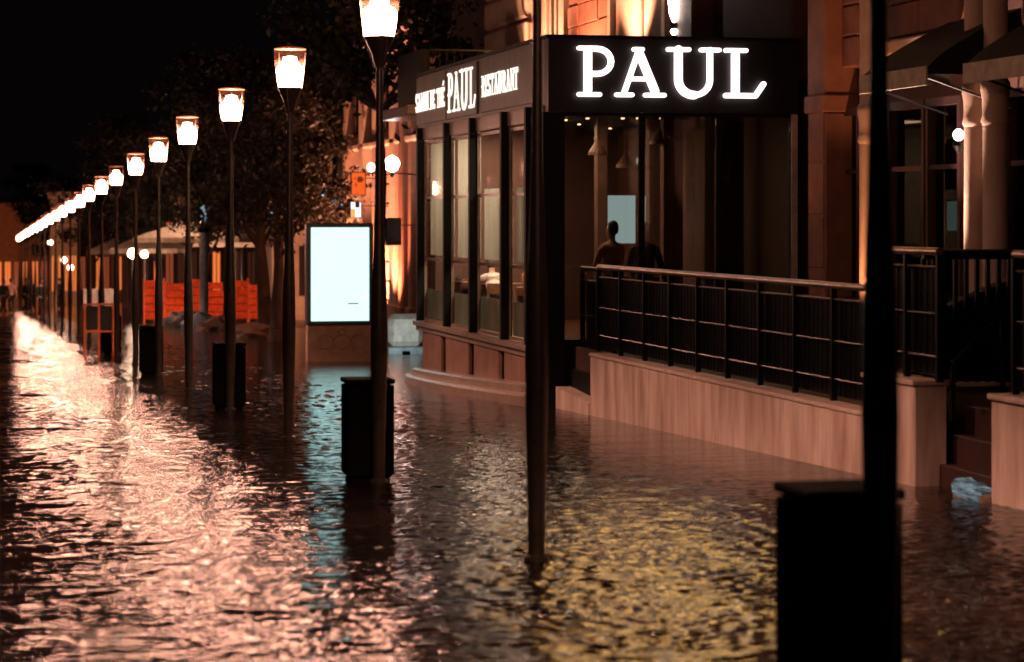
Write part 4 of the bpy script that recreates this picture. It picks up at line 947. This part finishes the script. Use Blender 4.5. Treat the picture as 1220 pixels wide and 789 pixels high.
# parasols
def parasol(x, pz, ytop, r, label):
    X, Y = XYp(x, pz); g = gz(Y); zt_ = Zy(X, Y, ytop); t = thing('parasol', label, 'parasol', (X, Y, g), 'pale parasols on the square')
    mb = MB(); K = 8; mb.v.append((X, Y, zt_))
    for k in range(K): a = 2 * math.pi * k / K + .3; mb.v.append((X + r * math.cos(a), Y + r * math.sin(a), zt_ - .75))
    for k in range(K): a = 2 * math.pi * k / K + .3; mb.v.append((X + r * math.cos(a), Y + r * math.sin(a), zt_ - .95))
    for k in range(K): mb.f.append((0, 1 + k, 1 + (k + 1) % K)); mb.f.append((1 + k, 1 + K + k, 1 + K + (k + 1) % K, 1 + (k + 1) % K))
    mb.build('canopy', M['canvas'], t); mb = MB(); mb.tube((X, Y, g), (X, Y, zt_ - .05), .04); mb.build('pole', M['railb'], t)
parasol(178, 108, 276, 1.9, 'small pale parasol left of the pair of slim lamp poles'); parasol(222, 103, 262, 2.4, 'large pale parasol in the middle of the square'); parasol(288, 106, 268, 2.3, 'pale parasol just left of the thick tree trunk'); parasol(140, 130, 282, 1.7, 'farthest small parasol over the white boards')
# warm lanterns under parasols (globes)
def globe(x, y, pz, r, label, s=14, col=(1, .70, .5)):
    X, Y = XYp(x, pz); g = gz(Y); z = Zy(X, Y, y); t = thing('globe_lamp', label, 'lamp post', (X, Y, g), 'small globe lamps far down the street')
    bm = bmesh.new(); bmesh.ops.create_icosphere(bm, subdivisions=2, radius=r); mb = MB(); mb.sm = True; mb.addbm(bm, Matrix.Translation((X, Y, z))); mb.build('globe', glow('globe_glow', col, s), t)
    mb = MB(); mb.tube((X, Y, g), (X, Y, z - r), .045, 8); mb.build('pole', M['pole'], t)
globe(60, 289, 150, .17, 'highest of the three small globe lamps at the far left', 9); globe(76, 310, 120, .16, 'middle of the three small globe lamps at the far left', 12); globe(84, 319, 112, .15, 'lowest of the three small globe lamps at the far left', 12)
globe(158, 302, 104, .22, 'warm globe lamp under the small parasol', 40, (1, .6, .4)); globe(172, 303, 103, .16, 'second warm globe lamp beside the small parasol', 40, (1, .6, .4))
globe(241, 262, 112, .18, 'warm globe lamp between tree trunks above the blue pillar collar', 110, (1, .55, .3)); globe(281, 271, 108, .13, 'small warm globe lamp behind the second lamp pole left of the billboard', 110, (1, .5, .3))
# pale planter by the facade
X, Y = XYp(484, 58); g = gz(Y); t = thing('pale_planter', 'pale rounded planter box between billboard and restaurant corner', 'planter', (X, Y, g)); hw = .42
mb = MB(); mb.bevbox(X - hw, X + hw, Y, Y + .5, g + .18, g + .95, .12); mb.build('body', M['white'], t)
mb = MB(); mb.bevbox(X - hw - .03, X + hw + .03, Y - .04, Y + .54, g - .05, g + .17, .03); mb.build('base', M['bluepole'], t)
# buildings closing the square and the street
def farb(label, x0, x1, pz, ztop, m, wins, wm, name='far_building', nf=2, wz=(1.2, 2.4), dep=6):
    (Xa, Ya), (Xb, Yb_) = XYp(x0, pz), XYp(x1, pz); Y = min(Ya, Yb_); g = gz(Y) - .3
    t = thing(name, label, 'building', ((Xa + Xb) / 2, Y, g)); mb = MB(); mb.box(Xa, Xb, Y, Y + dep, g, ztop); mb.build('wall', m, t)
    mb = MB(); mb.bevbox(Xa - .2, Xb + .2, Y - .3, Y - .003, ztop - .5, ztop, .05); mb.build('cornice', m, t)
    for i in range(wins):
        cx = Xa + (Xb - Xa) * (i + .5) / wins; w2 = (Xb - Xa) / wins * .30
        for f in range(nf):
            z0 = gz(Y) + .9 + f * 3.3
            mb = MB(); mb.box(cx - w2 - .08, cx + w2 + .08, Y - .06, Y - .002, z0 - .1, z0 + wz[1] + .1); fr = mb.build('window_frame', m, t)
            mb = MB(); mb.box(cx - w2, cx + w2, Y - .075, Y - .062, z0, z0 + wz[1]); mb.build('pane', wm if not isinstance(wm, list) else wm[(i * 7 + f * 3) % len(wm)], fr)
            mb = MB(); mb.box(cx - .03, cx + .03, Y - .09, Y - .077, z0, z0 + wz[1]); mb.build('glazing_bar', M['railb'], fr)
    return t
wA, wB, wC = glow('far_window_amber', (1, .22, .05), .95), glow('far_window_red', (1, .2, .08), .25), glow('far_window_dark', (.5, .14, .08), .08)
farb('low far arcade with amber windows closing the street at the left edge', -40, 58, 230, 3.2, M['brick'], 9, [wA, wA, wB], nf=1)
farb('far house with glowing orange front behind the three globe lamps', 60, 92, 165, 3.6, M['stone'], 4, [wA, wA], nf=1)
farb('far brown house behind the slim lamp poles', 93, 150, 175, 2.9, M['brick'], 6, [wB, wC, wA], nf=1)
farb('red brown house at the back of the square behind parasols', 150, 320, 145, 7.0, M['brown'], 12, [wC, wB, wC, wC, wA], nf=2)
farb('salmon lit house behind the thick tree trunk and left of the billboard', 322, 396, 116, 6.0, M['stone'], 5, [wA, wB, wC], nf=2)
for x_, lb in ((190, 'added left lamp on the wet square before the orange barriers'), (262, 'added right lamp on the wet square before the orange barriers')):
    X_, Y_ = XYp(x_, 90); flood(X_, (Y_, gz(Y_) + .02), (*XYp(x_ + 4, 97.5), gz(94) + 1.2), 1050, lb, (1, .42, .22), 125)  # lamps added to brighten the orange barriers
X_, Y_ = XYp(30, 212); flood(X_, (Y_, gz(Y_) + .02), (*XYp(25, 232), gz(232) + 2.0), 5200, 'added lamp before the far amber arcade', (1, .36, .16), 130)  # this lamp and the next two are added to brighten far fronts
X_, Y_ = XYp(76, 152); flood(X_, (Y_, gz(Y_) + .02), (*XYp(76, 166), gz(166) + 2.4), 2600, 'added lamp before the far orange house', (1, .38, .16), 120)
flood(XYp(345, 108)[0], (XYp(345, 108)[1], gz(105) + .05), (XYp(345, 116)[0], XYp(345, 116)[1], 2), 2200, 'added ground uplight before the salmon house at the back', OR, 110)
# pebble and debris patch at the kerb where the flow breaks, near the bins
def debris():
    rg = np.random.RandomState(3); mb = MB()
    for i in range(420):
        y = 24 + 46 * rg.rand() ** .8; x = 3.9 + 2.2 * rg.rand() ** 1.2; r = rg.uniform(.02, .06); bm = bmesh.new(); bmesh.ops.create_icosphere(bm, subdivisions=1, radius=1)
        mb.addbm(bm, Matrix.Translation((x, y, gz(y) + .0)) @ Matrix.Rotation(rg.rand() * 6, 4, 'Z') @ Matrix.Diagonal((r * 1.6, r, r * .45, 1)))
    o = mb.build('gravel', M['curb']); o['kind'] = 'stuff'; o['label'] = 'wet gravel and leaves caught in the shallow flood'; o['category'] = 'gravel'
debris()


# heaps by the barriers, lights added to brighten the large parasol and the planter
def heap(x, y, pz, w_, h_, m, name, label, cat, seed):
    X, Y = XYp(x, pz); g = gz(Y); rg = np.random.RandomState(seed); ph = rg.rand(6) * 6.28
    bm = bmesh.new(); bmesh.ops.create_icosphere(bm, subdivisions=3, radius=1)
    for v in bm.verts:
        c = v.co; k = 1 + .16 * math.sin(4 * c.x + ph[0]) * math.sin(5 * c.y + ph[1]) + .10 * math.sin(9 * c.z + 7 * c.x + ph[2]) + .07 * math.sin(13 * c.y + 11 * c.z + ph[3])
        v.co = Vector((c.x * w_ * k, c.y * w_ * .7 * k, c.z * h_ * k))
    mb = MB(); mb.sm = True; mb.addbm(bm, Matrix.Translation((X, Y, g))); tag(mb.build(name, m, smooth=True), label, cat)
tarp = mat('tarp', (.16, .22, .30), .4, 0, (.08, .11, .16), 5, bump=.4); soil = mat('soil', (.13, .08, .06), .8, 0, (.06, .04, .03), 6, bump=.6)
heap(240, 388, 86, .62, .62, tarp, 'tarp_heap', 'crumpled blue-grey tarp heap at the foot of the blue-grey pillar', 'tarp', 1)
heap(216, 384, 90, .75, .55, mat('grey_tarp', (.10, .10, .10), .5, bump=.4), 'tarp_heap', 'dark grey tarp heap left of the blue-grey pillar', 'tarp', 2)
heap(262, 388, 84, .75, .50, soil, 'soil_heap', 'brown soil heap right of the blue-grey pillar', 'soil heap', 3)
heap(305, 394, 75, .95, .42, soil, 'soil_heap', 'low brown soil heap around the thick tree trunk', 'soil heap', 4)
X_, Y_ = XYp(226, 101); flood(X_, (Y_, gz(Y_) + .9), (*XYp(230, 104), gz(104) + 4), 1900, 'added lamp on the square turned up at the large parasol', (1, .58, .38), 130)
X_, Y_ = XYp(484, 56.4); flood(X_, (Y_, gz(Y_) + .02), (*XYp(484, 58), gz(58) + .6), 90, 'small added ground spotlight in front of the pale planter', (.8, .95, .9), 110)
